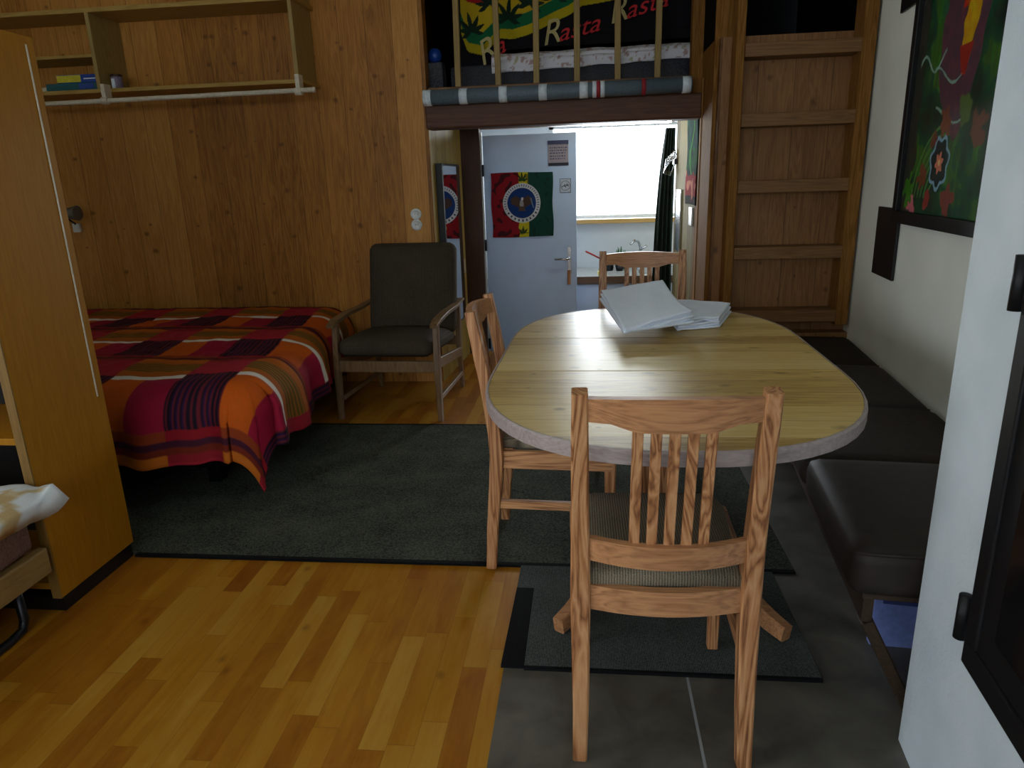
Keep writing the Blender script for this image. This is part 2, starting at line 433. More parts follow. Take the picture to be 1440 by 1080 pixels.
# ------------------------------------------------------------------ camera
F = 980.; TH = radians(16.05); RO = radians(1.85); YAW = radians(6.4)
fh = Vector((-sin(YAW), cos(YAW), 0)); fw = fh*cos(TH)-Vector((0, 0, 1))*sin(TH)
r0 = Vector((cos(YAW), sin(YAW), 0)); u0 = r0.cross(fw)
rt = r0*cos(RO)-u0*sin(RO); up = u0*cos(RO)+r0*sin(RO)
cam_d = bpy.data.cameras.new('camera'); cam = bpy.data.objects.new('camera', cam_d); C.objects.link(cam)
mw = Matrix((rt, up, -fw)).transposed().to_4x4(); mw.translation = Vector((0, 0, 1.3)); cam.matrix_world = mw
cam_d.sensor_fit = 'HORIZONTAL'; cam_d.sensor_width = 36.; cam_d.lens = 36.*F/1440.
cam_d.clip_start = .02
bpy.context.scene.camera = cam

# ------------------------------------------------------------------ setting
YB = 4.56          # face of the pine back wall
WA = radians(6.2)  # the right-hand walls stand at this angle
def xw(y): return 1.299+math.tan(WA)*(y-2.623)

struct('floor', box(-4.2, 2.3, -2.3, 5.45, -.12, 0., 0), 'laminate')
struct('floor_tiles', box(-.232, 2.0, -2.2, 2.168, 0., .004, 0), 'slate')
struct('floor_bench_shade', box(.62, 1.5, 2.168, 3.96, 0., .004, 0), 'slate')  # dark tiles over the laminate, standing in for shade under the bench
struct('wall_back', box(-4.2, -.985, YB, YB+.1, 0, 3.0, 0), 'wall_wood')
bm = new()
for a in ((-2.3, -1.6, 0, 3.), (.7, 4.66, 0, 3.), (-1.6, .7, 0, .9), (-1.6, .7, 2.2, 3.)):
    add_box(bm, -4.3, -4.2, a[0], a[1], a[2], a[3])
struct('wall_left', bm, 'cream')
w3 = bpy.data.objects.new('window_3', None); C.objects.link(w3); w3['kind'] = 'structure'
bm = new()
for a in ((-1.6, .7, .9, .95), (-1.6, .7, 2.15, 2.2), (-1.6, -1.55, .9, 2.2), (.65, .7, .9, 2.2), (-.48, -.42, .9, 2.2)):
    add_box(bm, -4.28, -4.22, a[0], a[1], a[2], a[3])
obj('frame', bm, 'white', w3); obj('pane', box(-4.253, -4.247, -1.55, .65, .95, 2.15, 0), 'glass', w3)
bm = new()   # wall behind the camera with a window opening
for a in ((-4.2, -2.6, 0, 3.), (.6, 2.3, 0, 3.), (-2.6, .6, 0, .95), (-2.6, .6, 2.25, 3.)):
    add_box(bm, a[0], a[1], -2.4, -2.3, a[2], a[3])
struct('wall_front', bm, 'cream')
w2 = thing('window_2', 'wide window', 'window'); del w2['category']; w2['kind'] = 'structure'; del w2['label']
bm = new()
for a in ((-2.6, .6, .95, 1.0), (-2.6, .6, 2.2, 2.25), (-2.6, -2.55, .95, 2.25), (.55, .6, .95, 2.25), (-1.03, -.97, .95, 2.25)):
    add_box(bm, a[0], a[1], -2.38, -2.32, a[2], a[3])
obj('frame', bm, 'white', w2); obj('pane', box(-2.55, .55, -2.353, -2.347, 1.0, 2.2, 0), 'glass', w2)
# right-hand cream wall, turned by 6.2 degrees
def rot_box(s0, s1, t0, t1, z0, z1, p0=(1.299, 2.623), bev=0.):
    """s: outwards from the wall face (towards +x), t: along the wall"""
    bm = new(); mt = Matrix.Translation((p0[0], p0[1], 0)) @ Matrix.Rotation(-WA, 4, 'Z')
    add_box(bm, s0, s1, t0, t1, z0, z1, bev, mt); return bm
struct('wall_right', rot_box(0, .1, -1.55, 1.50, 0, 3.0), 'cream')
# white masonry block with the stove
PB = (.733, 1.443)
struct('wall_chimney', rot_box(0, 1.2, -2.9, 0, 0, 3.0, PB, .006), 'plaster')
struct('ceiling', box(-4.3, 2.4, -2.4, 4.6, 3.0, 3.1, 0), 'cream')
# ladder niche: boards behind the treads and dark loft above
struct('wall_niche', box(.70, 1.52, 4.10, 4.16, 0, 2.0, 0), 'back_boards')
struct('wall_pillar', box(.68, .80, 4.155, 4.66, 0, 2.0, 0), 'trim_v')
struct('wall_pillar_face', box(.68, .80, 4.155, 4.18, 2.0, 3.0, 0), 'trim_v')
struct('wall_pillar_loft', box(.68, .79, 4.18, 4.66, 2.0, 3.0, 0), 'void')  # upper pillar split off and blackened as painted loft shade
struct('wall_loft_blocker', box(.70, .78, 4.66, 5.70, 1.86, 3.0, 0), 'dark_v')  # added wall, blocks room light so the landing stays dark
# passage under the loft
struct('wall_passage_right', box(.68, .76, 4.66, 5.7, -.38, 1.76, 0), 'reveal_darkened')
def slant(x0, y0, x1, y1, t, z0, z1):
    n = Vector((-(y1-y0), x1-x0)).normalized()*t
    return prism([(x0, y0), (x1, y1), (x1+n.x, y1+n.y), (x0+n.x, y0+n.y)], z0, z1)
struct('wall_passage_left', slant(-.985, 4.563, -.929, 5.42, .08, 0, 1.74), 'reveal_lit')
struct('ceiling_passage', box(-1.1, .8, 4.66, 5.75, 1.71, 1.76, 0), 'back_boards')
# kitchen, one step down
struct('floor_kitchen', box(-1.9, 1.5, 5.45, 7.0, -.44, -.38, 0), 'slate')
struct('trim_step', box(-1.0, .76, 5.42, 5.46, -.38, -.001, 0), 'trim_h')
bm = new(); WX0, WX1, WZ0, WZ1 = -.35, .92, .955, 1.80
for a in ((-1.9, WX0, -.38, 1.95), (WX1, 1.5, -.38, 1.95), (WX0, WX1, -.38, WZ0), (WX0, WX1, WZ1, 1.95)):
    add_box(bm, a[0], a[1], 6.86, 6.96, a[2], a[3])
struct('wall_kitchen', bm, 'tilewall')
struct('wall_kitchen_left', box(-2.0, -1.9, 5.4, 6.96, -.38, 1.95, 0), 'tilewall')
struct('wall_kitchen_right', box(1.5, 1.6, 5.6, 6.96, -.38, 1.95, 0), 'tilewall')
struct('wall_kitchen_front', box(.76, 1.5, 5.62, 5.7, -.38, 1.95, 0), 'tilewall')
struct('wall_kitchen_side', box(-1.9, -.935, 5.43, 5.52, -.38, 1.95, 0), 'tilewall')
struct('ceiling_kitchen', box(-2.0, 1.6, 5.75, 7.0, 1.92, 1.98, 0), 'tilewall')
w1 = bpy.data.objects.new('window_1', None); C.objects.link(w1); w1['kind'] = 'structure'
bm = new()
for a in ((WX0, WX1, WZ0, WZ0+.03), (WX0, WX1, WZ1-.03, WZ1), (WX0, WX0+.04, WZ0, WZ1), (WX1-.04, WX1, WZ0, WZ1)):
    add_box(bm, a[0], a[1], 6.90, 6.94, a[2], a[3])
obj('frame', bm, 'white', w1); obj('pane', box(WX0+.04, WX1-.04, 6.918, 6.922, WZ0+.03, WZ1-.03, 0), 'glass', w1)
obj('window_sill', box(WX0-.1, WX1+.05, 6.70, 6.90, .915, .955, .004), 'sill', w1)
# posts and strips around the passage
struct('trim_1', box(.675, .715, 4.50, 4.555, .0, 1.86, .006), 'post_v')
struct('trim_2', box(.715, .775, 4.42, 4.555, .0, 3.0, .004), 'trim_v')
struct('trim_3', box(.615, .70, 4.56, 4.66, 1.74, 3.0, .004), 'trim_v')
struct('trim_4', box(-.935, -.79, 5.38, 5.43, -.38, 1.735, .003), 'dark_v')
# the beam over the passage
bm = box(-.99, .68, 4.50, 4.66, 1.638, 1.78, .012)
o = struct('beam', bm, 'beam')
struct('wall_pelmet', box(-.985, .68, 4.58, 4.66, 1.74, 1.86, 0), 'beam')
# loft above the passage
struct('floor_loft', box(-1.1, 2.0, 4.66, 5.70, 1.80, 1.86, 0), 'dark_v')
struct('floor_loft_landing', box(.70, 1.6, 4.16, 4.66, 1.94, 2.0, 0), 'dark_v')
struct('wall_loft_back', box(-1.1, 2.0, 5.70, 5.78, 1.76, 3.0, 0), 'void')  # loft shade painted as a black wall
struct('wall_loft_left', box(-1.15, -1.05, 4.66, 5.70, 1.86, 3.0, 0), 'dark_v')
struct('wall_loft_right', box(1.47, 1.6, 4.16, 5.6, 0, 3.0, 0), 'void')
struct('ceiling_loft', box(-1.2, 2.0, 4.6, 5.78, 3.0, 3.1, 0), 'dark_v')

# ------------------------------------------------------------------ ladder stair
t = thing('ladder_stair', 'steep brown wooden ladder stair with five wide treads leading up to the loft', 'ladder')
obj('side_rail', box(.755, .80, 3.975, 4.095, 0, 2.98, .004), 'trim_v', t)
obj('side_rail', prism([(1.365, 3.965), (1.43, 3.965), (1.43, 4.095), (1.365, 4.095)], .49, 2.98, .003), 'trim_v', t)
for z in (.575, .925, 1.275, 1.61, 1.945):
    obj('tread', box(.80, 1.365, 3.96, 4.095, z-.066, z, .004), 'trim_h', t)
struct('wall_stair_base', box(.755, 1.45, 4.0, 4.095, 0, .44, 0), 'back_boards')

# ------------------------------------------------------------------ railing
t = thing('loft_railing', 'row of slim upright balusters fencing the loft above the passage', 'railing', (0, 0, 0))
obj('bottom_rail', box(-.98, .61, 4.585, 4.64, 1.861, 1.885, .003), 'trim_h', t)
obj('top_rail', box(-.98, .61, 4.585, 4.64, 2.76, 2.80, .003), 'trim_h', t)
for k, x in enumerate((-.786, -.545, -.302, -.058, .183, .425)):
    dx = (.006, -.004, .004, 0, -.003, .003)[k]
    obj('baluster', sweep([(x+dx, 4.612, 2.76), (x-dx, 4.612, 1.885)], .036, .028, (1, 0, 0)), 'shelf_v', t)

# ------------------------------------------------------------------ foam tube on the beam
t = thing('foam_tube', 'long grey padding tube taped with white bands along the beam under the loft railing', 'padding')
zc = lambda x: 1.812+.006*(x+.98)
obj('tube', tube([(-.975, 4.452, zc(-.975)), (-.2, 4.452, zc(-.2)-.004), (.605, 4.452, zc(.605))], .044, 24), 'foam', t, True)
for x in (-.955, -.735, -.495, -.258, -.018, .575):
    obj('tape_band', tube([(x-.024, 4.452, zc(x)-.002), (x+.024, 4.452, zc(x)-.002)], .0465, 24), 'tape', t, True)
for x, w, m in ((.045, .012, 'tape'), (.068, .011, 'redtape'), (.092, .012, 'tape'), (.33, .012, 'redtape')):
    obj('tape_band', tube([(x-w, 4.452, zc(x)-.002), (x+w, 4.452, zc(x)-.002)], .0462, 24), m, t, True)

# ------------------------------------------------------------------ loft bed and towel
t = thing('loft_mattress', 'dark grey mattress lying on the loft floor behind the railing', 'mattress')
obj('mattress_body', pillow(-.88, .66, 4.80, 5.6, 1.862, 2.04, .03, .0), 'mattress_g', t, True)
def fnoise(x, y, s, seed=0.): return noise.noise(Vector((x*s, y*s, seed)))
def sheet_pt(u, v):
    x = -.60+u*1.27
    prof = [(4.775, 1.985), (4.765, 2.03), (4.785, 2.075), (4.83, 2.095), (4.95, 2.105), (5.2, 2.10)]
    f = v*5; i = min(4, int(f)); g = f-i
    y = prof[i][0]*(1-g)+prof[i+1][0]*g; z = prof[i][1]*(1-g)+prof[i+1][1]*g
    h = max(0, min(1, (u)*1.1)); z += .02*h*v + .008*fnoise(x, v*.3, 7)*(1) + (.018*u if v < .3 else .0)
    y += .006*fnoise(x, v, 9, 3.)
    if v < .25: z -= .02*(1-u)-.01
    return (x, y, z)
def sheet_col(u, v):
    n = fnoise(u*1.27, v*.3, 22, 5.)+.5*fnoise(u*1.27, v*.3, 60, 8.)
    if n > .34: return (190, 160, 156)
    if n < -.5: return (196, 190, 156)
    return (236, 234, 242)
tag(sheet('bed_sheet', 160, 30, sheet_pt, sheet_col, 'vc', None, .012), 'white flowered sheet turned over the edge of the loft mattress', 'sheet')

# towel: lower edge of the yellow field, x to z
YT = 4.90
def pxx(px): return -.818+(px-645)*.0045*(YT/4.85)
def pz(px, y): return 1.3+(2.142-1.3+(60-y)*.00475-(px-820)*.00023)*(YT/4.85)
curve = [(655, 70), (658, 73), (677, 76), (692, 63), (704, 55), (721, 56), (743, 51), (762, 44), (780, 36), (800, 28), (819, 16), (863, 9), (892, 1), (960, -22), (1000, -40)]
CV = [(pxx(a), pz(a, b)) for a, b in curve]
def cz(x):
    if x <= CV[0][0]: return CV[0][1]+(CV[0][0]-x)*3
    for (a, b), (c, d) in zip(CV, CV[1:]):
        if x <= c: return b+(d-b)*(x-a)/(c-a)
    return CV[-1][1]
def towel_pt(u, v):
    x = -.84+u*1.50; zt = 2.72; zb = 2.125+.02*u - (.10 if x < -.56 else 0)*max(0, min(1, (-.56-x)/.06))
    z = zb+(zt-zb)*v
    return (x, YT+.015*sin(x*9+z*3)+.012*fnoise(x, z, 5, 1.)-(.0 if v > .1 else .004), z)
def leaf(x, z, cx, cz_, s, rot=0.):
    dx, dz = x-cx, z-cz_; r = hypot(dx, dz)/s
    if r > 1: return False
    a = atan2(dx, dz)-rot
    k = round(a/.62)
    if abs(k) > 3: return False
    d = abs(a-k*.62)
    L = 1-.12*abs(k)
    return r < L and d*r < .10*sin(pi*min(1, r/L))+.015
LEAVES = [(-.735, 2.245, .12, -.2), (-.50, 2.31, .13, .1), (-.36, 2.38, .13, .25), (-.20, 2.42, .13, .1), (-.62, 2.40, .12, -.2), (-.02, 2.46, .13, .3), (.12, 2.52, .1, .2)]
def towel_col(u, v):
    x = -.84+u*1.50; z = towel_pt(u, v)[2]; d = (z-cz(x))/.0048
    blk = (17, 16, 22)
    for L in LEAVES:
        if leaf(x, z, *L) and d > -2: return (22, 44, 30)
    if d < 0 or x < -.803: 
        return blk
    if d < 12: return (186, 166, 22)
    if d < 27: return (20, 104, 62)
    if d < 62: return (196, 166, 26)
    return (170, 28, 32)
tw = tag(sheet('towel', 360, 150, towel_pt, towel_col, 'vc', None, .006), 'black towel with yellow and green stripes, leaves and red lettering hanging in the loft', 'towel')
def text(s, x, y, z, size, col, parent, shear=.25, rot=0., sx=1., body_rot=(pi/2, 0, 0), ext=.0006):
    c = bpy.data.curves.new('lettering', 'FONT'); c.body = s; c.size = size; c.shear = shear; c.extrude = ext
    c.materials.append(col); o = bpy.data.objects.new('lettering', c); C.objects.link(o)
    o.location = (x, y, z); o.rotation_euler = Matrix.Rotation(body_rot[2], 4, 'Z').to_euler() if False else (body_rot[0], -rot if False else 0, body_rot[2])
    if rot:
        o.rotation_euler = (Matrix.Rotation(body_rot[2], 4, 'Z') @ Matrix.Rotation(body_rot[0], 4, 'X') @ Matrix.Rotation(rot, 4, 'Z')).to_euler()
    bpy.context.view_layer.update()
    me = bpy.data.meshes.new_from_object(o); me.name = 'lettering'
    q = bpy.data.objects.new('lettering', me); C.objects.link(q)
    q.location = o.location; q.rotation_euler = o.rotation_euler; q.scale = (sx, 1, 1); q.parent = parent
    bpy.data.objects.remove(o); bpy.data.curves.remove(c)
    return q
txt_red = plain('red print', rgb(196, 40, 44), .8); txt_w = plain('cream print', rgb(190, 176, 120), .8)
txt_b = plain('blue grey print', rgb(60, 66, 100), .7); txt_k = plain('dark print', rgb(40, 42, 58), .7)
def rasta(px, py, s, rot, a='R', b='asta'):
    x, z = pxx(px), pz(px, py)
    text(a, x, YT-.030, z, s*1.55, txt_w, tw, .4, rot)
    if b: text(b, x+s*.78, YT-.0305, z+s*.78*math.tan(rot), s*1.1, txt_red, tw, .45, rot, 1.2)
rasta(763, 66, .13, .20); rasta(856, 40, .13, .24); rasta(676, 92, .13, .5, 'R', 'a'); rasta(940, 2, .11, .25)

tag(obj('blue_ball', lathe([(.001, -.045)]+[(.045*sin(pi*k/10), -.045*cos(pi*k/10)) for k in range(1, 10)]+[(.001, .045)], (-.955, 4.74, 2.090), 20), 'blue', None, True), 'small blue ball on the dark box behind the left end of the loft railing', 'ball').location = (0, 0, 0)
tag(obj('storage_box', box(-1.03, -.90, 4.68, 4.80, 1.861, 2.044, .008), 'mattress_g'), 'small dark grey box under the blue ball in the loft corner', 'box')

# ------------------------------------------------------------------ wall shelf with rod
t = thing('wall_shelf', 'long open pine wall shelf with compartments high on the board wall', 'shelf')
YS = 4.27
obj('shelf_board', box(-4.15, -1.655, YS, YB-.002, 1.905, 1.928, .003), 'shelf_h', t)
obj('shelf_board', box(-4.15, -1.655, YS, YB-.002, 2.345, 2.37, .003), 'shelf_h', t)
obj('shelf_board', box(-4.15, -2.93, YS+.02, YB-.002, 2.108, 2.126, .003), 'shelf_h', t)
obj('divider', box(-2.945, -2.92, YS-.002, YB-.002, 1.928, 2.345, .002), 'shelf_v', t)
obj('end_panel', box(-1.70, -1.675, YS-.004, YB-.002, 1.928, 2.60, .002), 'shelf_v', t)
obj('end_panel', box(-4.15, -4.125, YS, YB-.002, 1.928, 2.345, .002), 'shelf_v', t)
r = t
obj('rod', tube([(-4.1, 4.215, 1.845), (-1.575, 4.215, 1.858)], .0135, 14), 'white_rod', r, True)
for x in (-2.87, -1.665):
    bm = box(x-.013, x+.013, 4.205, 4.268, 1.87, 1.945, .003); add_tube(bm, [(x-.02, 4.215, 1.852), (x+.02, 4.215, 1.852)], .021, 14)
    obj('bracket', bm, 'white_rod', r)
obj('rod_end', tube([(-1.578, 4.215, 1.858), (-1.565, 4.215, 1.858)], .016, 14), 'white_rod', r, True)

def game(name, x0, x1, y0, y1, z0, z1, mat, label, lid=None):
    o = obj(name, box(x0, x1, y0, y1, z0, z1, .003), mat); return tag(o, label, 'box', None)
g1 = game('game_box', -3.30, -2.965, 4.30, 4.52, 1.929, 1.972, 'game_g', 'teal game box at the bottom of the stack on the wall shelf')
obj('printed_band', box(-3.08, -2.985, 4.297, 4.301, 1.936, 1.966, 0), 'game_b', g1)
g2 = game('game_box', -3.23, -2.955, 4.31, 4.50, 1.973, 2.020, 'game_b', 'blue and yellow game box on top of the teal one')
obj('printed_band', box(-3.225, -3.07, 4.307, 4.311, 1.977, 2.016, 0), 'game_y', g2)
obj('printed_band', box(-3.05, -2.97, 4.307, 4.311, 1.992, 1.998, 0), 'tape', g2)
tag(obj('paper_stack', box(-3.40, -3.31, 4.31, 4.45, 1.929, 1.955, .002), 'white_rod'), 'small pale packet beside the game boxes on the wall shelf', 'packet')
j = tag(obj('tin_can', lathe([(.03, 0), (.032, .002), (.032, .07), (.028, .075)], (-2.87, 4.36, 1.929), 20), 'tin', None, True), 'small printed tin standing right of the shelf divider', 'tin')
obj('lid', lathe([(.033, 0), (.033, .012), (.03, .014)], (-2.87, 4.36, 2.003), 20), 'dark_v', j, True)
j = obj('paper_strip', box(-2.885, -2.865, 4.325, 4.329, 1.935, 1.99, 0), 'tape', j)

# wall lamp half hidden by the cabinet
t = thing('wall_lamp', 'small grey wall spotlight between cabinet and board wall above the bed', 'lamp')
obj('mount', box(-3.49, -3.44, 4.53, 4.558, 1.07, 1.13, .005), 'white', t)
obj('arm', tube([(-3.465, 4.545, 1.12), (-3.465, 4.48, 1.16), (-3.45, 4.46, 1.20)], .007, 8), 'steel', t, True)
obj('lamp_shade', lathe([(.02, -.05), (.034, -.02), (.05, .05), (.047, .052)], (-3.42, 4.45, 1.20), 20, 'x'), 'lamp_grey', t, True)

# sockets
for z, l in ((1.128, 'round white wall socket above its twin beside the passage'), (1.06, 'round white wall socket below its twin beside the passage')):
    s = obj('wall_socket', lathe([(.036, 0), (.036, -.008), (.030, -.012), (.024, -.012), (.022, -.005)], (-1.10, YB-.001, z), 28, 'y'), 'white', None, True)
    tag(s, l, 'socket', 'wall sockets by the passage')
    bm = new()
    for dx in (-.008, .008): add_tube(bm, [(-1.10+dx, YB-.0065, z), (-1.10+dx, YB-.0045, z)], .0028, 8)
    obj('socket_hole', bm, 'black', s)

# ------------------------------------------------------------------ cabinet at left
t = thing('cabinet', 'tall varnished wooden cabinet with open shelves, beside the checked bed', 'cabinet')
cx1, cy0, cy1 = -1.69, 1.815, 2.185
obj('side_panel', box(cx1-.03, cx1, cy0, cy1, .055, 1.775, .002), 'ward', t)
obj('side_panel', box(-3.0, -2.975, cy0, cy1, .055, 1.775, .002), 'ward', t)
obj('edge_strip', box(cx1-.0305, cx1-.0005, cy0-.006, cy0-.0005, .055, 1.772, .001), 'ward_edge', t)
obj('edge_strip', box(cx1+.0005, cx1+.003, 2.147, 2.152, .635, 1.75, 0), 'white_rod', t)
obj('top_panel', box(-2.975, cx1-.03, cy0, cy1, 1.752, 1.775, .002), 'ward', t)
obj('back_panel', box(-2.975, cx1-.03, cy1-.012, cy1, .055, 1.752, 0), 'black', t)
for z in (.10, .60, .98, 1.36):
    obj('shelf', box(-2.975, cx1-.03, cy0+.01, cy1-.012, z-.022, z, .001), 'ward', t)
obj('plinth', box(-2.99, cx1-.008, cy0+.012, cy1-.006, 0, .055, 0), 'plinth', t)
def cube_col(u, v):
    i, k = int(u*6), int(v*3); return [(20, 60, 120), (40, 120, 130), (15, 25, 40), (120, 150, 170), (90, 40, 90)][(i*3+k*2+i*k) % 5]
b = tag(obj('patterned_box', box(-1.90, -1.76, 2.06, 2.15, 1.776, 1.805, .004), 'black'), 'small blue and green patterned box lying on top of the cabinet', 'box')
def pfp(u, v): return (-1.898+u*.136, 2.058, 1.778+v*.025)
sheet('printed_band', 24, 12, pfp, cube_col, 'vc_paper', b, .001)
sheet('printed_band', 24, 12, lambda u, v: (-1.8985+.1395, 2.062+u*.085, 1.778+v*.025), cube_col, 'vc_paper', b, .001)

# ------------------------------------------------------------------ near bed at the left
t = thing('sofa_bed', 'low sofa bed with pink mattress, wooden rail and tube legs in front of the cabinet', 'bed')
obj('mattress', pillow(-2.6, -1.665, -.2, 1.74, .268, .40, .03, .0), 'mattress', t, True)
obj('side_rail', box(-1.70, -1.665, -.2, 1.775, .175, .262, .006), 'rail_y', t)
obj('side_rail', box(-2.6, -2.565, -.2, 1.775, .175, .262, .006), 'rail_y', t)
obj('end_rail', box(-2.565, -1.70, 1.735, 1.77, .185, .255, .004), 'oak_h', t)
for x in (-1.735, -2.55):
    obj('leg', tube([(x, 1.70, .19), (x, 1.705, .05), (x, 1.69, .02), (x, 1.64, .014), (x, .1, .014), (x, .03, .03), (x, .02, .19)], .014, 10), 'steel', t, True)
tag(obj('storage_box', box(-2.5, -1.80, -.1, 1.6, .03, .155, .01), 'void'), 'dark flat storage box pushed under the sofa bed', 'box')
def duv(u, v):
    x = -2.62+u*1.03; y = -.2+v*1.985
    ex = max(0, (u-.9)/.1); ey = max(0, (v-.965)/.035)
    z = .475+.014*fnoise(x, y, 4)+.006*fnoise(x, y, 12, 2.)
    e = min(1, ex+ey*.6); z -= .035*e**2*(1-ey*ex)
    x -= .010*fnoise(y, 0, 8, 4.)*ex
    return (x, y - .25*max(0, (x+1.72))*ex*.4*v, z)
def duvc(u, v):
    n = fnoise(u*1.03, v*2., 9, 2.)+.7*fnoise(u*1.03, v*2, 24, 6.)
    return (196, 168, 118) if n > .28 else ((206, 188, 150) if n > .16 else (222, 226, 228))
dv = tag(sheet('duvet', 70, 140, duv, duvc, 'vc', None, .07), 'white duvet with tan flowers on the low sofa bed', 'duvet')

# ------------------------------------------------------------------ checked bed
t = thing('bed', 'dark low bed base and mattress carrying the checked blanket', 'bed')
obj('mattress', pillow(-3.75, -1.62, 2.74, 4.50, .24, .495, .05, .0), 'mattress_g', t, True)
obj('bed_frame', box(-3.75, -1.64, 2.78, 4.50, .10, .24, .006), 'void', t)
for x in (-1.72, -3.65):
    for y in (2.86, 4.42):
        obj('leg', box(x-.03, x+.03, y-.03, y+.03, .0095, .10, .003), 'void', t)
Rf = .155
def hang(L):
    if L < Rf*pi/2: return Rf*sin(L/Rf), Rf*(1-cos(L/Rf))
    return Rf+.10*(L-Rf*pi/2), Rf+(L-Rf*pi/2)*.995
S0, S1 = -3.72, -1.46     # top from left to fold
def blanket_xy(u, v):
    s = u*(2.26+.385)          # metres across, 0 at left
    q = v*(1.80+.40)           # metres from the wall towards the camera
    return s, q
def blanket(u, v):
    s, q = blanket_xy(u, v)
    topw, topl = 2.26, 1.80
    yy = 4.50-min(q, topl)
    skew = -.16*(yy-2.70)
    a = max(0, s-topw); b = max(0, q-topl); L = hypot(a, b)
    x = S0+min(s, topw)+skew*(min(s, topw)/topw); y = yy
    z = .53
    z += .014*fnoise(x, y, 2.4)+.010*sin(y*9+.6*sin(x*3))*.6
    if L > 0:
        h, g = hang(L); dx, dy = a/L, b/L
        rip = .022*sin((y if a > b else x)*13)*min(1, L/.3)+.012*sin((x+y)*31)*min(1, L/.3)
        x += dx*(h+rip); y -= dy*(h+rip); z -= g
        if a > 0 and b > 0: x -= .05*dx*min(1, L/.4); y += .03*dy*min(1, L/.4)
        z += .02*fnoise(x, y, 6, 9.)*min(1, L/.2)
        if b > .05 and a <= 0: z += .05*max(0, (-1.75-x))*min(1, b/.3)*.5
    z += .006*fnoise(x, y, 14, 4.)
    return (x, y, max(z, .03))
def blanket_col(u, v):
    s, q = blanket_xy(u, v)
    px_, py_ = .585, .70
    cx = ((s-.235) % px_)/px_           # 0..1: dark, orange, crimson
    ry = ((q-.33) % py_)/py_           # toward the camera
    rc = int((s-.04)//px_)
    n = fnoise(s, q, 200, 1.)*14
    red = (150+n, 24, 34); crim = (160+n, 22, 54); org = (206+n, 92, 16); pink = (172+n, 36, 52); ochre = (172+n, 100, 26); olive = (104, 84, 30)
    dark = (40, 18, 40); plum = (62, 26, 62)
    if ry < .46:                       # block row
        if cx < .43:
            k = (s*1000/26) % 1
            return (108, 30, 40) if k < .36 else ((30, 16, 34) if k < .8 else (52, 22, 66))
        if ry < .055: return (240, 232, 222)
        return org if cx < .715 else crim
    if ry < .52: return red if cx < .43 else (150, 60, 24)
    if ry < .56: return (70, 24, 44)
    if ry < .60: return (120, 40, 20)
    if cx < .43: return pink if ry > .66 else (150, 30, 40)
    if .72 < ry < .90:
        k = (q*1000/11) % 1
        return olive if k < .5 else ochre
    return (184, 96, 22) if ry > .66 else (196, 104, 24)
bl = sheet('blanket', 330, 300, blanket, blanket_col, 'vc', None, .012)
tag(bl, 'red, orange and purple checked blanket draped over the bed by the board wall', 'blanket')

# ------------------------------------------------------------------ armchair
t = thing('armchair', 'dark brown corduroy armchair with wooden arms between bed and passage', 'armchair', (-1.125, 4.08, 0), radians(-2))
hw = .30
for s in (-1, 1):
    obj('leg', sweep([(s*hw, -.33, 0), (s*(hw-.004), -.325, .30), (s*(hw-.006), -.30, .555)], .034, .05, (1, 0, 0), [.75, 1, .9]), 'arm_wood', t)
    obj('leg', sweep([(s*(hw-.02), .37, 0), (s*(hw-.02), .33, .30), (s*(hw-.02), .35, .60)], .030, .045, (1, 0, 0), [.8, 1, .9]), 'arm_wood', t)
    obj('armrest', sweep([(s*hw, -.37, .556), (s*hw, -.30, .574), (s*hw, -.1, .585), (s*hw, .15, .58), (s*hw, .38, .59)], .052, .022, (1, 0, 0), [.8, 1, 1, .9, .7]), 'arm_wood', t)
    obj('side_rail', sweep([(s*(hw-.015), -.32, .33), (s*(hw-.015), .34, .25)], .022, .06, (1, 0, 0)), 'arm_wood', t)
    obj('stretcher', sweep([(s*(hw-.01), -.30, .12), (s*(hw-.015), .35, .10)], .018, .028, (1, 0, 0)), 'arm_wood', t)
obj('front_rail', box(-.285, .285, -.335, -.31, .285, .35, .004), 'arm_wood', t)
obj('back_rail', box(-.27, .27, .31, .335, .30, .36, .004), 'arm_wood', t)
sc = pillow(-.275, .275, -.36, .26, .352, .455, .045, .022)
bmesh.ops.rotate(sc, verts=sc.verts, cent=(0, 0, .4), matrix=Matrix.Rotation(radians(-4), 3, 'X'))
obj('seat_cushion', sc, 'armchair_cloth', t, True)
bc = pillow(-.265, .295, .15, .27, .40, .972, .05, .02)
bmesh.ops.rotate(bc, verts=bc.verts, cent=(0, .2, .42), matrix=Matrix.Rotation(radians(-13), 3, 'X'))
obj('back_cushion', bc, 'armchair_cloth', t, True)
obj('back_frame', sweep([(0, .33, .33), (0, .40, .88)], .40, .02, (1, 0, 0)), 'arm_wood', t)

# ------------------------------------------------------------------ rugs
t = thing('rug', 'large charcoal carpet runner on the laminate under the table', 'rug')
obj('pile', box(-2.7, .70, 2.185, 3.635, 0., .009, .002), 'rug', t)
obj('binding', box(-1.684, .70, 2.165, 2.187, 0., .0095, .002), 'rug_edge', t)
obj('binding', box(-2.7, .70, 3.633, 3.652, 0., .0095, .002), 'rug_edge', t)
t = thing('floor_mat', 'small dark corded mat under the near oak chair, lying on the tiles', 'mat')
obj('pile', prism([(-.175, 1.635), (.62, 1.635), (.62, 2.16), (-.231, 2.16), (-.231, 2.02), (-.175, 2.02)], .004, .013), 'mat', t)
obj('binding', prism([(-.240, 1.632), (-.175, 1.632), (-.175, 2.02), (-.232, 2.02)], .004, .0135), 'rug_edge', t)
obj('binding', box(-.175, .62, 1.625, 1.636, .004, .0132, .001), 'rug_edge', t)

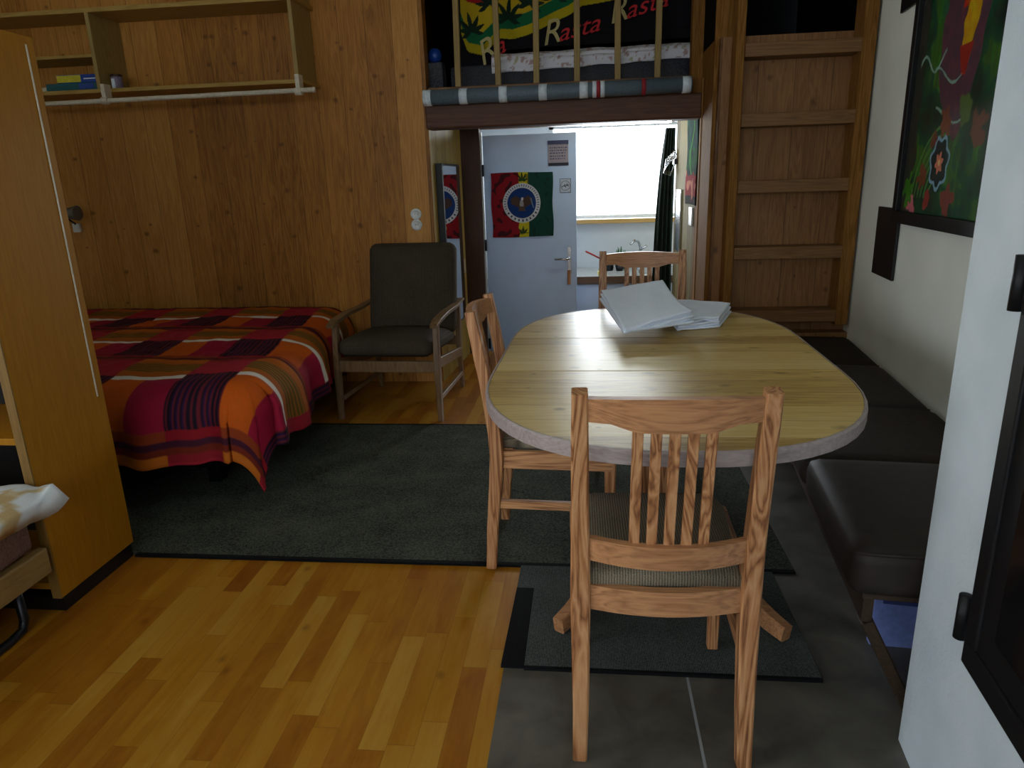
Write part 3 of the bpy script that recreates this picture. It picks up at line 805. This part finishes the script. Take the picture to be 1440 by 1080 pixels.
# ------------------------------------------------------------------ dining chairs
def make_chair(label):
    t = thing('dining_chair', label, 'chair', (0, 0, 0), 0, 'oak slat-back dining chairs')
    H = .905; W = .183
    post = [(-.215, 0), (-.205, .15), (-.188, .32), (-.180, .42), (-.185, .50), (-.201, .62), (-.228, .78), (-.250, H)]
    def yb(z):
        for (a, b), (c, d) in zip(post, post[1:]):
            if z <= d: return a+(c-a)*(z-b)/(d-b)
        return post[-1][0]
    for s in (-1, 1):
        obj('leg', sweep([(s*(W+.003*(k == 0)), y, z) for k, (y, z) in enumerate(post)], .040, .042, (1, 0, 0), [.82, .92, 1.05, 1.12, 1.05, .95, .9, .8]), 'oak_v', t)
        obj('leg', sweep([(s*.191, .195, 0), (s*.191, .195, .44)], .036, .036, (1, 0, 0), [.8, 1]), 'oak_v', t)
        obj('seat_rail', sweep([(s*.185, -.175, .408), (s*.200, .20, .408)], .020, .062, (1, 0, 0)), 'oak_y', t)
        obj('stretcher', sweep([(s*.187, -.19, .245), (s*.200, .20, .245)], .018, .030, (1, 0, 0)), 'oak_y', t)
    def bowed(z0, z1, th, bow, w=W-.008, crown=0., notch=0., lean=True, n=20, zb=0.):
        bm = new(); rings = []
        for i in range(n+1):
            x = -w+2*w*i/n; f = 1-(x/w)**2
            lo = z0+zb*f; hi = z1+crown*f+zb*f
            if notch:
                e = abs(x)/w; lo += notch*max(0, min(1, (e-.42)/.28))
                lo = lo
            ring = []
            for z in (lo, hi):
                y0 = yb(z) if lean else yb((z0+z1)/2)
                for dy in (-th/2, th/2):
                    ring.append(bm.verts.new((x, y0-bow*f+dy, z)))
            rings.append(ring)
        for a, b in zip(rings, rings[1:]):
            for p, q in ((0, 1), (1, 3), (3, 2), (2, 0)): bm.faces.new((a[p], a[q], b[q], b[p]))
        bm.faces.new([rings[0][k] for k in (0, 1, 3, 2)]); bm.faces.new([rings[-1][k] for k in (0, 1, 3, 2)])
        bmesh.ops.recalc_face_normals(bm, faces=bm.faces)
        return bm
    obj('crest_rail', bowed(.826, .891, .022, .030, crown=.008, notch=.016), 'oak_h', t)
    obj('lower_rail', bowed(.510, .566, .020, .046), 'oak_h', t)
    obj('back_seat_rail', bowed(.385, .445, .022, .030, lean=False), 'oak_h', t)
    obj('front_seat_rail', box(-.185, .185, .19, .212, .377, .439, .002), 'oak_h', t)
    for k in range(5):
        x = (k-2)*.0355; f = 1-(x/W)**2
        obj('slat', sweep([(x, yb(z)-(.034*f), z) for z in (.560, .65, .74, .836)], .0215, .011, (1, 0, 0)), 'oak_v', t)
    # upholstered seat, rounded front corners
    poly = [(-.162, -.192), (.162, -.192), (.192, .15), (.182, .20), (.15, .218), (-.15, .218), (-.182, .20), (-.192, .15)]
    bm = new(); n = 12; rings = []
    def shr(k, e): return [(x*(1-e), y*(1-e)+.02*e) for x, y in poly]
    for z, e in ((.437, .03), (.443, 0), (.466, 0), (.477, .04), (.484, .16), (.487, .4), (.487, .75)):
        rings.append([bm.verts.new((x, y, z)) for x, y in shr(0, e)])
    for a, b in zip(rings, rings[1:]):
        for j in range(8): bm.faces.new((a[j], a[(j+1) % 8], b[(j+1) % 8], b[j]))
    bm.faces.new(rings[0][::-1]); bm.faces.new(rings[-1]); bmesh.ops.recalc_face_normals(bm, faces=bm.faces)
    o = obj('seat', bm, 'seat', t, True)
    return t
ch = make_chair('oak slat-back dining chair in front, seen from behind at the near end of the table')
ch.location = (.165, 1.553, .004); ch.rotation_euler = (0, 0, radians(.8))
c2 = copy_thing(ch, (-.115, 2.335, .009), radians(-91), 'oak slat-back dining chair at the left side of the table, on the charcoal rug')
c3 = copy_thing(ch, (.265, 3.30, .009), radians(178), 'oak dining chair at the far end of the table, behind the white cloths', None, (1.06, 1, 1.05))
# front chair stands on tiles (rear) and mat (front)

# ------------------------------------------------------------------ table
t = thing('dining_table', 'oval extending pine table with knots and pedestal base, set with white cloths', 'table')
def outline(cx0, y0, y1, y2, y3, hw, n=26):
    pts = []
    def xs(y): return cx0+.022*(y-2.2)
    ex = 2/2.35
    for i in range(n+1):      # near half, from right to left
        a = pi*i/n; c, s = cos(a), sin(a)
        pts.append((hw*math.copysign(abs(c)**ex, c), y1-(y1-y0)*abs(s)**ex))
    for i in range(n+1):
        a = pi*i/n; c, s = cos(a), sin(a)
        pts.append((-hw*math.copysign(abs(c)**ex, c), y2+(y3-y2)*abs(s)**ex))
    return [(x+xs(y), y) for x, y in pts]
Z1 = .75
def half(poly, ya, yb_):
    out = []
    n = len(poly)
    def clip(P, keep, y):
        r = []
        for i in range(len(P)):
            a, b = P[i], P[(i+1) % len(P)]
            if keep(a): r.append(a)
            if keep(a) != keep(b):
                k = (y-a[1])/(b[1]-a[1]); r.append((a[0]+k*(b[0]-a[0]), y))
        return r
    P = clip(poly, lambda p: p[1] >= ya, ya) if ya is not None else poly
    return clip(P, lambda p: p[1] <= yb_, yb_) if yb_ is not None else P
OUT = outline(.228, 1.385, 2.02, 2.50, 3.135, .513)
IN = outline(.228, 1.393, 2.02, 2.50, 3.127, .505)
for a, b in ((None, 2.0385), (2.0415, 2.4985), (2.5015, None)):
    obj('tabletop', prism(half(IN, a, b), Z1-.033, Z1, .002), 'table', t)
bm = new()   # edge band
A = [bm.verts.new((x, y, Z1-.034)) for x, y in OUT]; B = [bm.verts.new((x, y, Z1-.005)) for x, y in OUT]
D = [bm.verts.new((x, y, Z1+.0006)) for x, y in outline(.228, 1.389, 2.02, 2.50, 3.131, .509)]; E_ = [bm.verts.new((x, y, Z1-.034)) for x, y in IN]; G = [bm.verts.new((x, y, Z1+.0006)) for x, y in IN]
n = len(A)
for P, Q in ((A, B), (B, D), (D, G), (E_, A)):
    for i in range(n):
        j = (i+1) % n
        try: bm.faces.new((P[i], P[j], Q[j], Q[i]))
        except ValueError: pass
bmesh.ops.remove_doubles(bm, verts=bm.verts, dist=1e-5)
obj('edge_band', bm, 'table_edge', t)
obj('apron', box(-.12, .58, 1.80, 1.825, .63, .716, .003), 'oak_h', t)
obj('apron', box(-.12, .58, 2.70, 2.725, .63, .716, .003), 'oak_h', t)
obj('apron', box(-.12, -.095, 1.825, 2.70, .63, .716, .003), 'oak_y', t)
obj('apron', box(.555, .58, 1.825, 2.70, .63, .716, .003), 'oak_y', t)
obj('slide_rail', sweep([(.10, 2.55, .60), (-.10, 2.0, .60)], .02, .035, (0, 0, 1)), 'white', t)
obj('column', box(.18, .30, 2.20, 2.32, .10, .66, .012), 'oak_v', t)
for dx, dy in ((-1, -1), (1, -1), (-1, 1), (1, 1)):
    x, y = .24, 2.26
    if dy > 0: dy = .68
    obj('foot', sweep([(x+dx*.03, y+dy*.03, .165), (x+dx*.12, y+dy*.15, .12), (x+dx*.29*abs(dy), y+dy*.43, .05), (x+dx*.325*abs(dy), y+dy*.48, .042)], .042, .058, (dy, -dx, 0), [1.1, 1.1, .95, .85]), 'oak_h', t)

# folded white cloths
def folded(name, quad, base, layers, th, lift, label, seed):
    """stack of folded layers over a four-cornered footprint, fold along the near edge"""
    q = [Vector((a, b, 0)) for a, b in quad]   # near-left, near-right, far-right, far-left
    t = thing(name, label, 'cloth', (q[0].x, q[0].y, Z1), 0, 'folded white cloths on the table'); o0 = Vector((q[0].x, q[0].y, Z1))
    for k in range(layers):
        zc = base+th*(k+.5)
        def fp(u, v, k=k, zc=zc):
            uu = u; ins = .004*(layers-k)*(k % 2)
            p = (q[0]*(1-u)+q[1]*u)*(1-v)+(q[3]*(1-u)+q[2]*u)*v
            f = lift(u, v)*(k/(layers-1.)*.55+.45) if k else 0
            z = Z1+zc+f+.003*fnoise(u*2, v*2, 2., seed+k)+.002*sin(u*7+k)
            c = (q[0]+q[1]+q[2]+q[3])/4; p = p+(c-p)*(.035*(k % 2)+.012*k)
            return (p.x-o0.x, p.y-o0.y, max(z, Z1+base+th*.55)-o0.z)
        sheet('layer', 28, 28, fp, None, 'cloth_w', t, th*.82, 0)
    return t
folded('folded_cloth', [(.335, 2.60), (.50, 2.66), (.60, 2.96), (.30, 3.10)], .001, 5, .0085, lambda u, v: .004*v, 'smaller folded white cloth lying partly under the larger one, on its right', 3.)
folded('folded_cloth', [(.125, 2.36), (.385, 2.53), (.325, 3.02), (.055, 3.07)], .044, 5, .010, lambda u, v: -.038*(1-u)*(1-v)+.075*max(0, v-.35)**1.5*u**1.2*1.2, 'larger folded white cloth with a raised corner, on the pine table', 5.)

# ------------------------------------------------------------------ corner bench and cushions
WM = Matrix.Translation((1.299, 2.623, 0)) @ Matrix.Rotation(-WA, 4, 'Z')
def wall_obj(name, bm, m, parent=None, smooth=False):
    o = obj(name, bm, m, parent, smooth)
    if not parent: o.matrix_world = WM
    return o
t = thing('corner_bench', 'dark low wooden bench frame along the cream wall under the leather cushions', 'bench'); t.matrix_world = WM
D0 = -.548
obj('seat_board', box(D0+.02, -.005, -1.16, 1.33, .325, .345, .002), 'bench_wood', t)
obj('front_rail', box(D0+.03, D0+.055, -1.14, 1.31, .25, .325, .002), 'bench_wood', t)
for y in (-1.12, -.10, .9):
    obj('leg', sweep([(D0+.045, y, .25), (D0+.17, y-.0, 0)], .05, .03, (0, 1, 0)), 'bench_wood', t)
    obj('leg', box(-.09, -.04, y, y+.05, 0, .325, .002), 'bench_wood', t)
cu = [(-1.20, -.605, .125, 'leather', 'nearest dark leather bench cushion, beside the white chimney block'),
      (-.60, .0, .10, 'leather_b', 'second dark bench cushion from the white chimney block'),
      (.005, .67, .095, 'leather', 'third bench cushion from the chimney block, beyond the table edge'),
      (.675, 1.31, .09, 'leather_b', 'farthest bench cushion, beside the foot of the ladder stair')]
for y0, y1, h, m, l in cu:
    bm = pillow(D0-.02, -.008, y0, y1, .346, .346+h, .035, .012)
    o = wall_obj('bench_cushion', bm, m, None, True); tag(o, l, 'cushion', 'dark cushions on the corner bench')
    pp = tube([(D0-.01, y0+.012, .346+h-.012), (D0+.05, y0+.004, .346+h-.008), (-.02, y0+.004, .346+h-.008)], .004, 8)
    obj('piping', pp, m, o, True)
o = tag(obj('paper_bag', sweep([(.93, 1.80, .0), (.925, 1.79, .28)], .26, .03, (1, -.1, 0)), 'paper_b'), 'light blue and white paper bag leaning under the bench', 'bag')
obj('printed_panel', sweep([(.86, 1.776, .15), (.862, 1.77, .27)], .09, .004, (1, -.1, 0)), 'paper_d', o)

# ------------------------------------------------------------------ painting and black panels on the right wall
t = thing('painting', 'large dark framed painting of a green jungle with red and yellow flowers', 'painting'); t.matrix_world = WM
py0, py1, pz0, pz1 = -.25, .672, 1.085, 2.18
for b in ((py0, py1, pz0, pz0+.05), (py0, py1, pz1-.05, pz1), (py1-.045, py1, pz0+.05, pz1-.05), (py0, py0+.045, pz0+.05, pz1-.05)):
    obj('frame', box(-.045, -.004, b[0], b[1], b[2], b[3], .004), 'iron', t)
def art(u, v):
    # u from the far (left) edge to the near (right), v upward; metres inside the frame
    x = u*.83; z = v*1.0
    n = fnoise(x, z, 7, 1.); n2 = fnoise(x, z, 22, 2.); n3 = fnoise(x*1., z*.35, 30, 4.)
    c = (20+30*n3, 74+50*n+26*n2, 46+30*n)
    if n+.5*n2 > .22: c = (56, 104+40*n3, 34)
    if x < .10+.05*n and z < .9: c = (52+20*n2, 50, 40)
    # violet haze by the big blossom
    d = hypot((x-.46)/.17, (z-.66)/.34)
    if d < 1.1+.3*n: c = (92+30*n2, 58, 70)
    # hanging red and orange blossom with a yellow cup
    bx = x-.53-.03*sin(z*9)
    if abs(bx) < .10+.03*n2 and z > .70: c = (178+40*n2, 52+60*n3, 16)
    if hypot(bx/.062, (z-.66)/.105) < 1+.2*n2: c = (206, 158+30*n2, 14)
    if .48 < z < .58 and abs(bx) < .05*(z-.46)/.12+.01: c = (158, 38, 26)
    # pale tendrils
    for a, b_, fq, ph, tk in ((.05, .56, 26, .3, .006), (.22, .50, 17, 1.2, .005), (.28, .36, 13, 2., .005)):
        if abs(z-b_-.035*sin((x-a)*fq+ph)) < tk+.004*n2 and a < x < a+.27: c = (130, 168, 150)
    # grass blades
    for k in range(6):
        r = .10+.035*k
        if abs(hypot(x-.42, z-.02)-r-.03) < .006 and x < .45 and z > .06: c = (86, 138, 60)
    # blue rimmed flower
    a = atan2(z-.19, x-.385); rr = hypot(x-.385, z-.19); pr = .088+.009*sin(7*a)
    if rr < pr: c = (14, 40, 40)
    if abs(rr-pr) < .007: c = (128, 170, 190)
    if rr < .034+.008*sin(6*a): c = (214, 120, 92)
    if rr < .012: c = (232, 196, 120)
    # small blossoms at the foot
    for fx, fz, s, col in ((.13, .035, .042, (212, 112, 122)), (.30, .05, .035, (150, 50, 46)), (.07, .09, .05, (64, 128, 28)), (.22, .14, .04, (120, 62, 36)), (.40, .33, .05, (126, 66, 40)), (.5, .06, .05, (130, 60, 50)), (.30, .27, .03, (110, 56, 34)), (.56, .36, .05, (84, 110, 50)), (.70, .30, .06, (110, 60, 40))):
        if hypot(x-fx, z-fz) < s*(1+.14*sin(6*atan2(z-fz, x-fx))+.9*n2): c = col
    if hypot((x-.17)/.03, (z-.90)/.03) < 1: c = (150, 128, 40)
    if hypot((x-.25)/.035, (z-.74)/.03) < 1: c = (44, 96, 60)
    return c
def art_pt(u, v):
    return (-.018, py1-.045-u*(py1-py0-.09), pz0+.05+v*(pz1-pz0-.1))
sheet('canvas', 240, 260, art_pt, art, 'vc_paint', t, .006, 1)

for z0, l in ((.825, 'lower black square panel on the cream wall, just below the painting'), (1.975, 'upper black square panel on the cream wall, left of the painting top')):
    bm = box(-.014, -.002, .675, .995, z0, z0+.315, .002)
    o = wall_obj('wall_panel', bm, 'black'); tag(o, l, 'panel', 'black panels on the cream wall')

# ------------------------------------------------------------------ stove in the chimney block
SM = Matrix.Translation((PB[0], PB[1], 0)) @ Matrix.Rotation(-WA, 4, 'Z')
t = thing('fireplace_stove', 'black iron fireplace door with hinge set into the white chimney block', 'stove'); t.matrix_world = SM
a0, a1, z0, z1 = -.85, -.262, .42, 1.42
for b in ((a0, a1, z0, z0+.05), (a0, a1, z1-.05, z1), (a1-.045, a1, z0+.05, z1-.05), (a0, a0+.045, z0+.05, z1-.05)):
    obj('frame', box(-.014, -.001, b[0], b[1], b[2], b[3], .004), 'iron', t)
obj('door', box(-.008, -.001, a0+.045, a1-.045, z0+.05, z1-.05, .0), 'iron', t)
obj('door_glass', box(-.012, -.0085, a0+.10, a1-.10, z0+.11, z1-.11, .001), 'stove_glass', t)
for z in (.455, 1.075):
    h = obj('hinge', tube([(-.0125, a1+.02, z), (-.0125, a1+.02, z+.09)], .0115, 14), 'iron', t, True)
obj('handle', tube([(-.012, a0+.02, .80), (-.05, a0+.02, .81), (-.05, a0+.02, .95), (-.012, a0+.02, .96)], .008, 8), 'iron', t, True)

# ------------------------------------------------------------------ passage furniture
# tall mirror on the left passage wall
t = thing('mirror', 'narrow tall mirror on the left passage wall reflecting the flag', 'mirror')
n_ = Vector((1, -.0655, 0)).normalized()
def mir(y0, y1, d0, d1, z0, z1):
    p = lambda y, d: ((-.985+.0655*(y-4.555))+n_.x*d, y+n_.y*d)
    return prism([p(y0, d0), p(y1, d0), p(y1, d1), p(y0, d1)], z0, z1)
obj('backing', mir(4.66, 5.12, .001, .044, .35, 1.44), 'black', t)
obj('mirror_glass', mir(4.672, 5.115, .0445, .0475, .36, 1.425), 'mirror', t)
tag(obj('light_switch', mir(5.20, 5.28, .001, .02, .66, .76), 'white_rod'), 'small square wall switch low on the left passage wall', 'switch')

# kitchen door
d = bpy.data.objects.new('kitchen_door', None); C.objects.link(d)
tag(d, 'pale blue-white kitchen door standing open, with a flag hung on it', 'door'); d.location = (-.825, 5.8, -.36)
DW, DH = .742, 2.03
obj('door_leaf', box(0, DW, 0, .04, 0, DH, .004), 'door_white', d)
obj('door_plate', box(DW-.075, DW-.045, -.006, 0, .93, 1.15, .002), 'chrome', d)
obj('handle', tube([(DW-.06, -.004, 1.055), (DW-.06, -.05, 1.055), (DW-.075, -.056, 1.055), (DW-.18, -.056, 1.055)], .0095, 10), 'chrome', d, True)
obj('lock_plate', box(DW-.078, DW-.05, -.012, -.0065, .84, .96, .003), 'oak_v', d)
for z in (1.72, 1.13, .3):
    obj('hinge', tube([(-.006, -.004, z), (-.006, -.004, z+.09)], .010, 8), 'steel', d, True)
struct('door_frame_upright', box(-.875, -.833, 5.80, 5.85, -.38, 1.70, .002), 'white')
# flag on door
def flag_pt(u, v):
    x = -.768+u*.497; z = .877+v*.505+.006*sin(u*5)*(v-.5)
    return (x+.004*sin(v*9), 5.787+.004*sin(u*14+v*4), z)
def star(a, n, ph): return abs(((a/(2*pi)*n+ph) % 1)-.5)
def flag_col(u, v):
    x, y = u-.5, v-.53; r = hypot(x, y); a = atan2(y, x)
    n = fnoise(u, v, 9, 2.)
    if r < .305:
        if r > .235:
            ring = (196, 200, 206)
            if .252 < r < .288:
                if a < -.45 and a > -2.7: return (60, 64, 90) if star(a, 26, 0) < .2 else ring
                return (96, 100, 122) if star(a, 44, .3) < .2 else ring
            return ring
        if r > .228: return (60, 70, 110)
        c = (18, 52, 112)
        # eagle: spread wings, body, tail
        wing = .115-.55*abs(abs(x)-.10)-(.03 if abs(x) < .03 else 0)
        if abs(x) < .175 and -.09 < y < -.0+wing and y > -.10+abs(x)*.55: c = (66, 48, 42) if ((abs(x)*90) % 2) < 1.3 else (88, 66, 52)
        if hypot(x/.032, (y+.015)/.07) < 1: c = (150, 146, 148)
        if y < -.05 and y > -.12 and abs(x) < .035+(-.05-y)*.4: c = (86, 66, 54)
        if hypot((x-.01)/.02, (y-.065)/.024) < 1: c = (206, 208, 206)
        if abs(x-.17+.3*(y)) < .008 and abs(y) < .08: c = (110, 130, 150)
        return c
    if u < .44+.03*n:
        c = (132, 14, 26)
        if n > .22: c = (64, 14, 22)
        return c
    if u < .60:
        if .06 < v < .22 or v > .86:
            if leaf(u, v, .50, .035 if v < .5 else .87, .14, 0): return (40, 66, 28)
        return (188, 176, 30) if n < .3 else (120, 110, 24)
    if fnoise(u, v, 14, 7.) > .3: return (16, 48, 44)
    return (16, 62, 52)
fl = tag(sheet('flag', 260, 260, flag_pt, flag_col, 'vc', None, .004), 'red, yellow and green flag with a round blue eagle seal on the kitchen door', 'flag')
s = tag(obj('door_sign', box(-.305, -.145, 5.793, 5.799, 1.425, 1.612, .001), plain('sign paper', rgb(150, 140, 152), .6)), 'small printed sign with dark top and bottom bars, high on the kitchen door', 'sign')
obj('dark_bar', box(-.307, -.143, 5.7905, 5.793, 1.583, 1.614, 0), txt_b, s); obj('dark_bar', box(-.303, -.143, 5.7905, 5.793, 1.423, 1.446, 0), txt_k, s)
bm = new()
for k, z in enumerate((1.555, 1.535, 1.515, 1.492, 1.472)):
    x = -.29
    while x < -.165:
        w = random.uniform(.006, .02); add_box(bm, x, x+w, 5.7915, 5.793, z, z+.008); x += w+.007
obj('lettering', bm, txt_b, s)
s = tag(obj('door_sticker', box(-.215, -.125, 5.795, 5.7995, 1.215, 1.325, .0), plain('sticker paper', rgb(176, 186, 206), .5)), 'small square sticker with a circled sprig beside the flag on the door', 'sticker')
bm = new(); cx_, cz_ = -.170, 1.27
for k in range(28):
    a = 2*pi*k/28; b_ = 2*pi*(k+1)/28
    add_sweep(bm, [(cx_+.036*cos(a), 5.794, cz_+.036*sin(a)), (cx_+.036*cos(b_), 5.794, cz_+.036*sin(b_))], .002, .003, Vector((0, 1, 0)))
for q in ((-.043, .05, .0, .002), ):
    pass
for x0_, x1_, z0_, z1_ in ((-.214, -.126, 1.216, 1.219), (-.214, -.126, 1.321, 1.324), (-.214, -.211, 1.216, 1.324), (-.129, -.126, 1.216, 1.324)):
    add_box(bm, x0_, x1_, 5.7935, 5.795, z0_, z1_)
for (xa, za, xb, zb_) in ((-.03, -.008, .028, .006), (-.012, -.003, -.002, .012), (.004, 0, .018, .014), (-.004, -.003, .006, -.014), (.014, .002, .026, -.004)):
    add_sweep(bm, [(cx_+xa, 5.794, cz_+za), (cx_+xb, 5.794, cz_+zb_)], .003, .005, Vector((0, 1, 0)))
obj('printed_mark', bm, txt_k, s)

# poster on the right passage wall
def poster_pt(u, v): return (.675-.003*sin(v*8), 5.05-u*.46+.0, 1.13+v*.56+.006*sin(u*3))
def poster_col(u, v):
    n = fnoise(u, v*1.4, 5, 1.)
    if v < .10 and n < .2: return (40, 26, 26)
    if v < .36+.12*n: return (150, 40, 44) if n < .25 else (206, 130, 110)
    if abs(u-.5-.2*sin(v*9)) < .05: return (70, 150, 60)
    if v < .62: return (24, 78+60*n, 44)
    return (20, 66+30*n, 62+20*n)
tag(sheet('poster', 60, 90, poster_pt, poster_col, 'vc_paper', None, .003, 1), 'green and red cloth poster on the right passage wall', 'poster')
tag(obj('paper_note', box(.669, .6795, 4.70, 4.83, 1.0, 1.115, .001), 'white'), 'white paper note below the green and red poster', 'note')
s = tag(obj('wall_mirror', box(.664, .679, 5.25, 5.50, .78, 1.22, .002), 'chrome'), 'narrow shiny wall plate on the right passage wall, near the curtain', 'mirror')

t = thing('tube_lamp', 'lit white fluorescent tube under the ceiling of the passage', 'lamp')
obj('housing', box(-.05, .60, 5.17, 5.23, 1.693, 1.71, .003), 'white', t)
tm = NT('lit tube'); tm.base((1, 1, 1, 1)); tm.b.inputs['Emission Color'].default_value = (.93, 1., .86, 1); tm.b.inputs['Emission Strength'].default_value = 42.
obj('tube', tube([(-.03, 5.20, 1.680), (.58, 5.20, 1.680)], .012, 12), tm.m, t, True)

# curtain
def cur_pt(u, v):
    x0, x1 = .545, .70
    z = -.30+v*1.98
    pull = 1-.35*max(0, 1-abs(v-.98)/.6)*.9
    w = (x1-x0)*(1.0-.55*v**3)+.0
    x = x1-w*(1-u) if True else x0
    x -= .012*v
    return (x, 5.90+.022*sin(u*26+v*1.5), z)
cu_ = tag(sheet('curtain', 90, 40, cur_pt, None, 'curtain', None, .006), 'dark green curtain hanging gathered at the right side of the kitchen window', 'curtain')
t = thing('hanger_cluster', 'shiny metal clothes hangers hooked near the top of the dark curtain', 'hanger')
for k in range(5):
    y = 5.62+.02*k; x = .655
    obj('hanger', tube([(x+.012, y, 1.505), (x, y+.0, 1.49), (x-.01*k-.01, y, 1.44), (x-.07, y-.01*k, 1.36-.006*k), (x-.015, y, 1.345-.006*k), (x+.02, y, 1.42), (x, y, 1.485)], .0035, 6), 'chrome', t, True)
obj('hook', box(.655, .679, 5.60, 5.72, 1.40, 1.44, .004), 'steel', t)
obj('hook', tube([(.675, 5.66, 1.47), (.66, 5.66, 1.50), (.65, 5.66, 1.52)], .004, 6), 'steel', t)

# ------------------------------------------------------------------ kitchen unit
t = thing('kitchen_counter', 'low kitchen counter with brown edge and pale fronts under the kitchen window', 'counter')
obj('worktop', box(-1.5, 1.2, 6.20, 6.855, .455, .492, .002), 'counter_top', t)
obj('front_edge', box(-1.5, 1.2, 6.19, 6.20, .425, .490, .001), 'counter', t)
obj('body', box(-1.5, 1.2, 6.23, 6.85, -.28, .455, 0), 'cab_white', t)
obj('plinth', box(-1.5, 1.2, 6.28, 6.85, -.38, -.28, 0), 'plinth', t)
for k in range(6):
    x0 = -1.5+k*.45
    dd = obj('cabinet_door', box(x0+.003, x0+.447, 6.212, 6.23, -.275, .42, .002), 'cab_white', t)
    obj('handle', tube([(x0+.04, 6.20, .30), (x0+.04, 6.20, .39)], .006, 8), 'chrome', dd)
bm = box(.42, .86, 6.30, 6.70, .4925, .497, .001); obj('sink', bm, 'chrome', t)
bm = tube([(.50, 6.76, .493), (.50, 6.76, .68), (.48, 6.73, .74), (.44, 6.66, .755), (.40, 6.60, .73)], .011, 10)
add_tube(bm, [(.50, 6.76, .66), (.56, 6.75, .70)], .012, 8); add_tube(bm, [(.46, 6.76, .50), (.54, 6.76, .50)], .02, 10)
tag(obj('faucet', bm, 'chrome', None, True), 'chrome kitchen faucet at the back of the counter', 'faucet')
p = tag(obj('saucepan', lathe([(.055, 0), (.062, .01), (.064, .115), (.060, .115), (.058, .012), (.001, .01)], (.185, 6.60, .493), 24), 'pan', None, True), 'small dark saucepan with a red handle on the kitchen counter', 'pan')
obj('handle', tube([(.135, 6.57, .60), (.06, 6.51, .645), (-.01, 6.46, .685)], .008, 8), 'red_pl', p, True)
p = tag(obj('plant_pot', lathe([(.03, 0), (.042, .055), (.039, .055), (.001, .05)], (.30, 6.56, .493), 20), 'pan', None, True), 'little potted green plant on the kitchen counter', 'plant')
bm = new()
for k in range(14):
    a = k*2.4; r = .015+.03*(k % 3)/2; add_tube(bm, [(.30, 6.56, .53), (.30+r*cos(a)*.6, 6.56+r*sin(a)*.6, .62), (.30+r*cos(a)*1.3, 6.56+r*sin(a)*1.3, .67+.014*(k % 4))], .006, 6, [.004, .009, .002])
obj('foliage', bm, 'green_leaf', p, True)
tag(obj('sponge', box(.095, .15, 6.22, 6.30, .493, .53, .006), 'yellow_sp'), 'pale yellow sponge at the front edge of the kitchen counter', 'sponge')
b = tag(obj('bottle', lathe([(.02, 0), (.023, .01), (.023, .09), (.009, .115), (.009, .13)], (.36, 6.66, .493), 16), 'green_leaf', None, True), 'small green bottle beside the potted plant', 'bottle')
obj('cap', lathe([(.010, 0), (.010, .016), (.001, .017)], (.36, 6.66, .622), 12), 'white', b, True)

# ------------------------------------------------------------------ light
w = bpy.data.worlds.new('world'); bpy.context.scene.world = w; w.use_nodes = True
bg = w.node_tree.nodes['Background']; bg.inputs[0].default_value = (.80, .90, 1.0, 1); bg.inputs[1].default_value = 3.5
def area(name, loc, rot, sx, sy, e, col):
    l = bpy.data.lights.new(name, 'AREA'); l.shape = 'RECTANGLE'; l.size = sx; l.size_y = sy; l.energy = e; l.color = col
    o = bpy.data.objects.new(name, l); C.objects.link(o); o.location = loc; o.rotation_euler = rot; return o
area('daylight_kitchen_window', (.29, 7.0, 1.38), (radians(-90), 0, 0), 1.2, .8, 75, (.88, .95, 1.0))
area('daylight_room_window', (-1.0, -2.42, 1.6), (radians(90), 0, 0), 3.1, 1.25, 26, (.90, .95, 1.0))
area('daylight_side_window', (-4.33, -.45, 1.55), (radians(90), 0, radians(-90)), 2.2, 1.25, 66, (.86, .93, 1.0))

s = bpy.context.scene
s.view_settings.view_transform = 'Standard'; s.view_settings.look = 'None'; s.view_settings.gamma = 1.; s.view_settings.exposure = 0.
s.view_settings.use_curve_mapping = False
s.cycles.max_bounces = 8; s.cycles.diffuse_bounces = 5; s.cycles.glossy_bounces = 4; s.cycles.transparent_max_bounces = 8
s.cycles.use_denoising = True
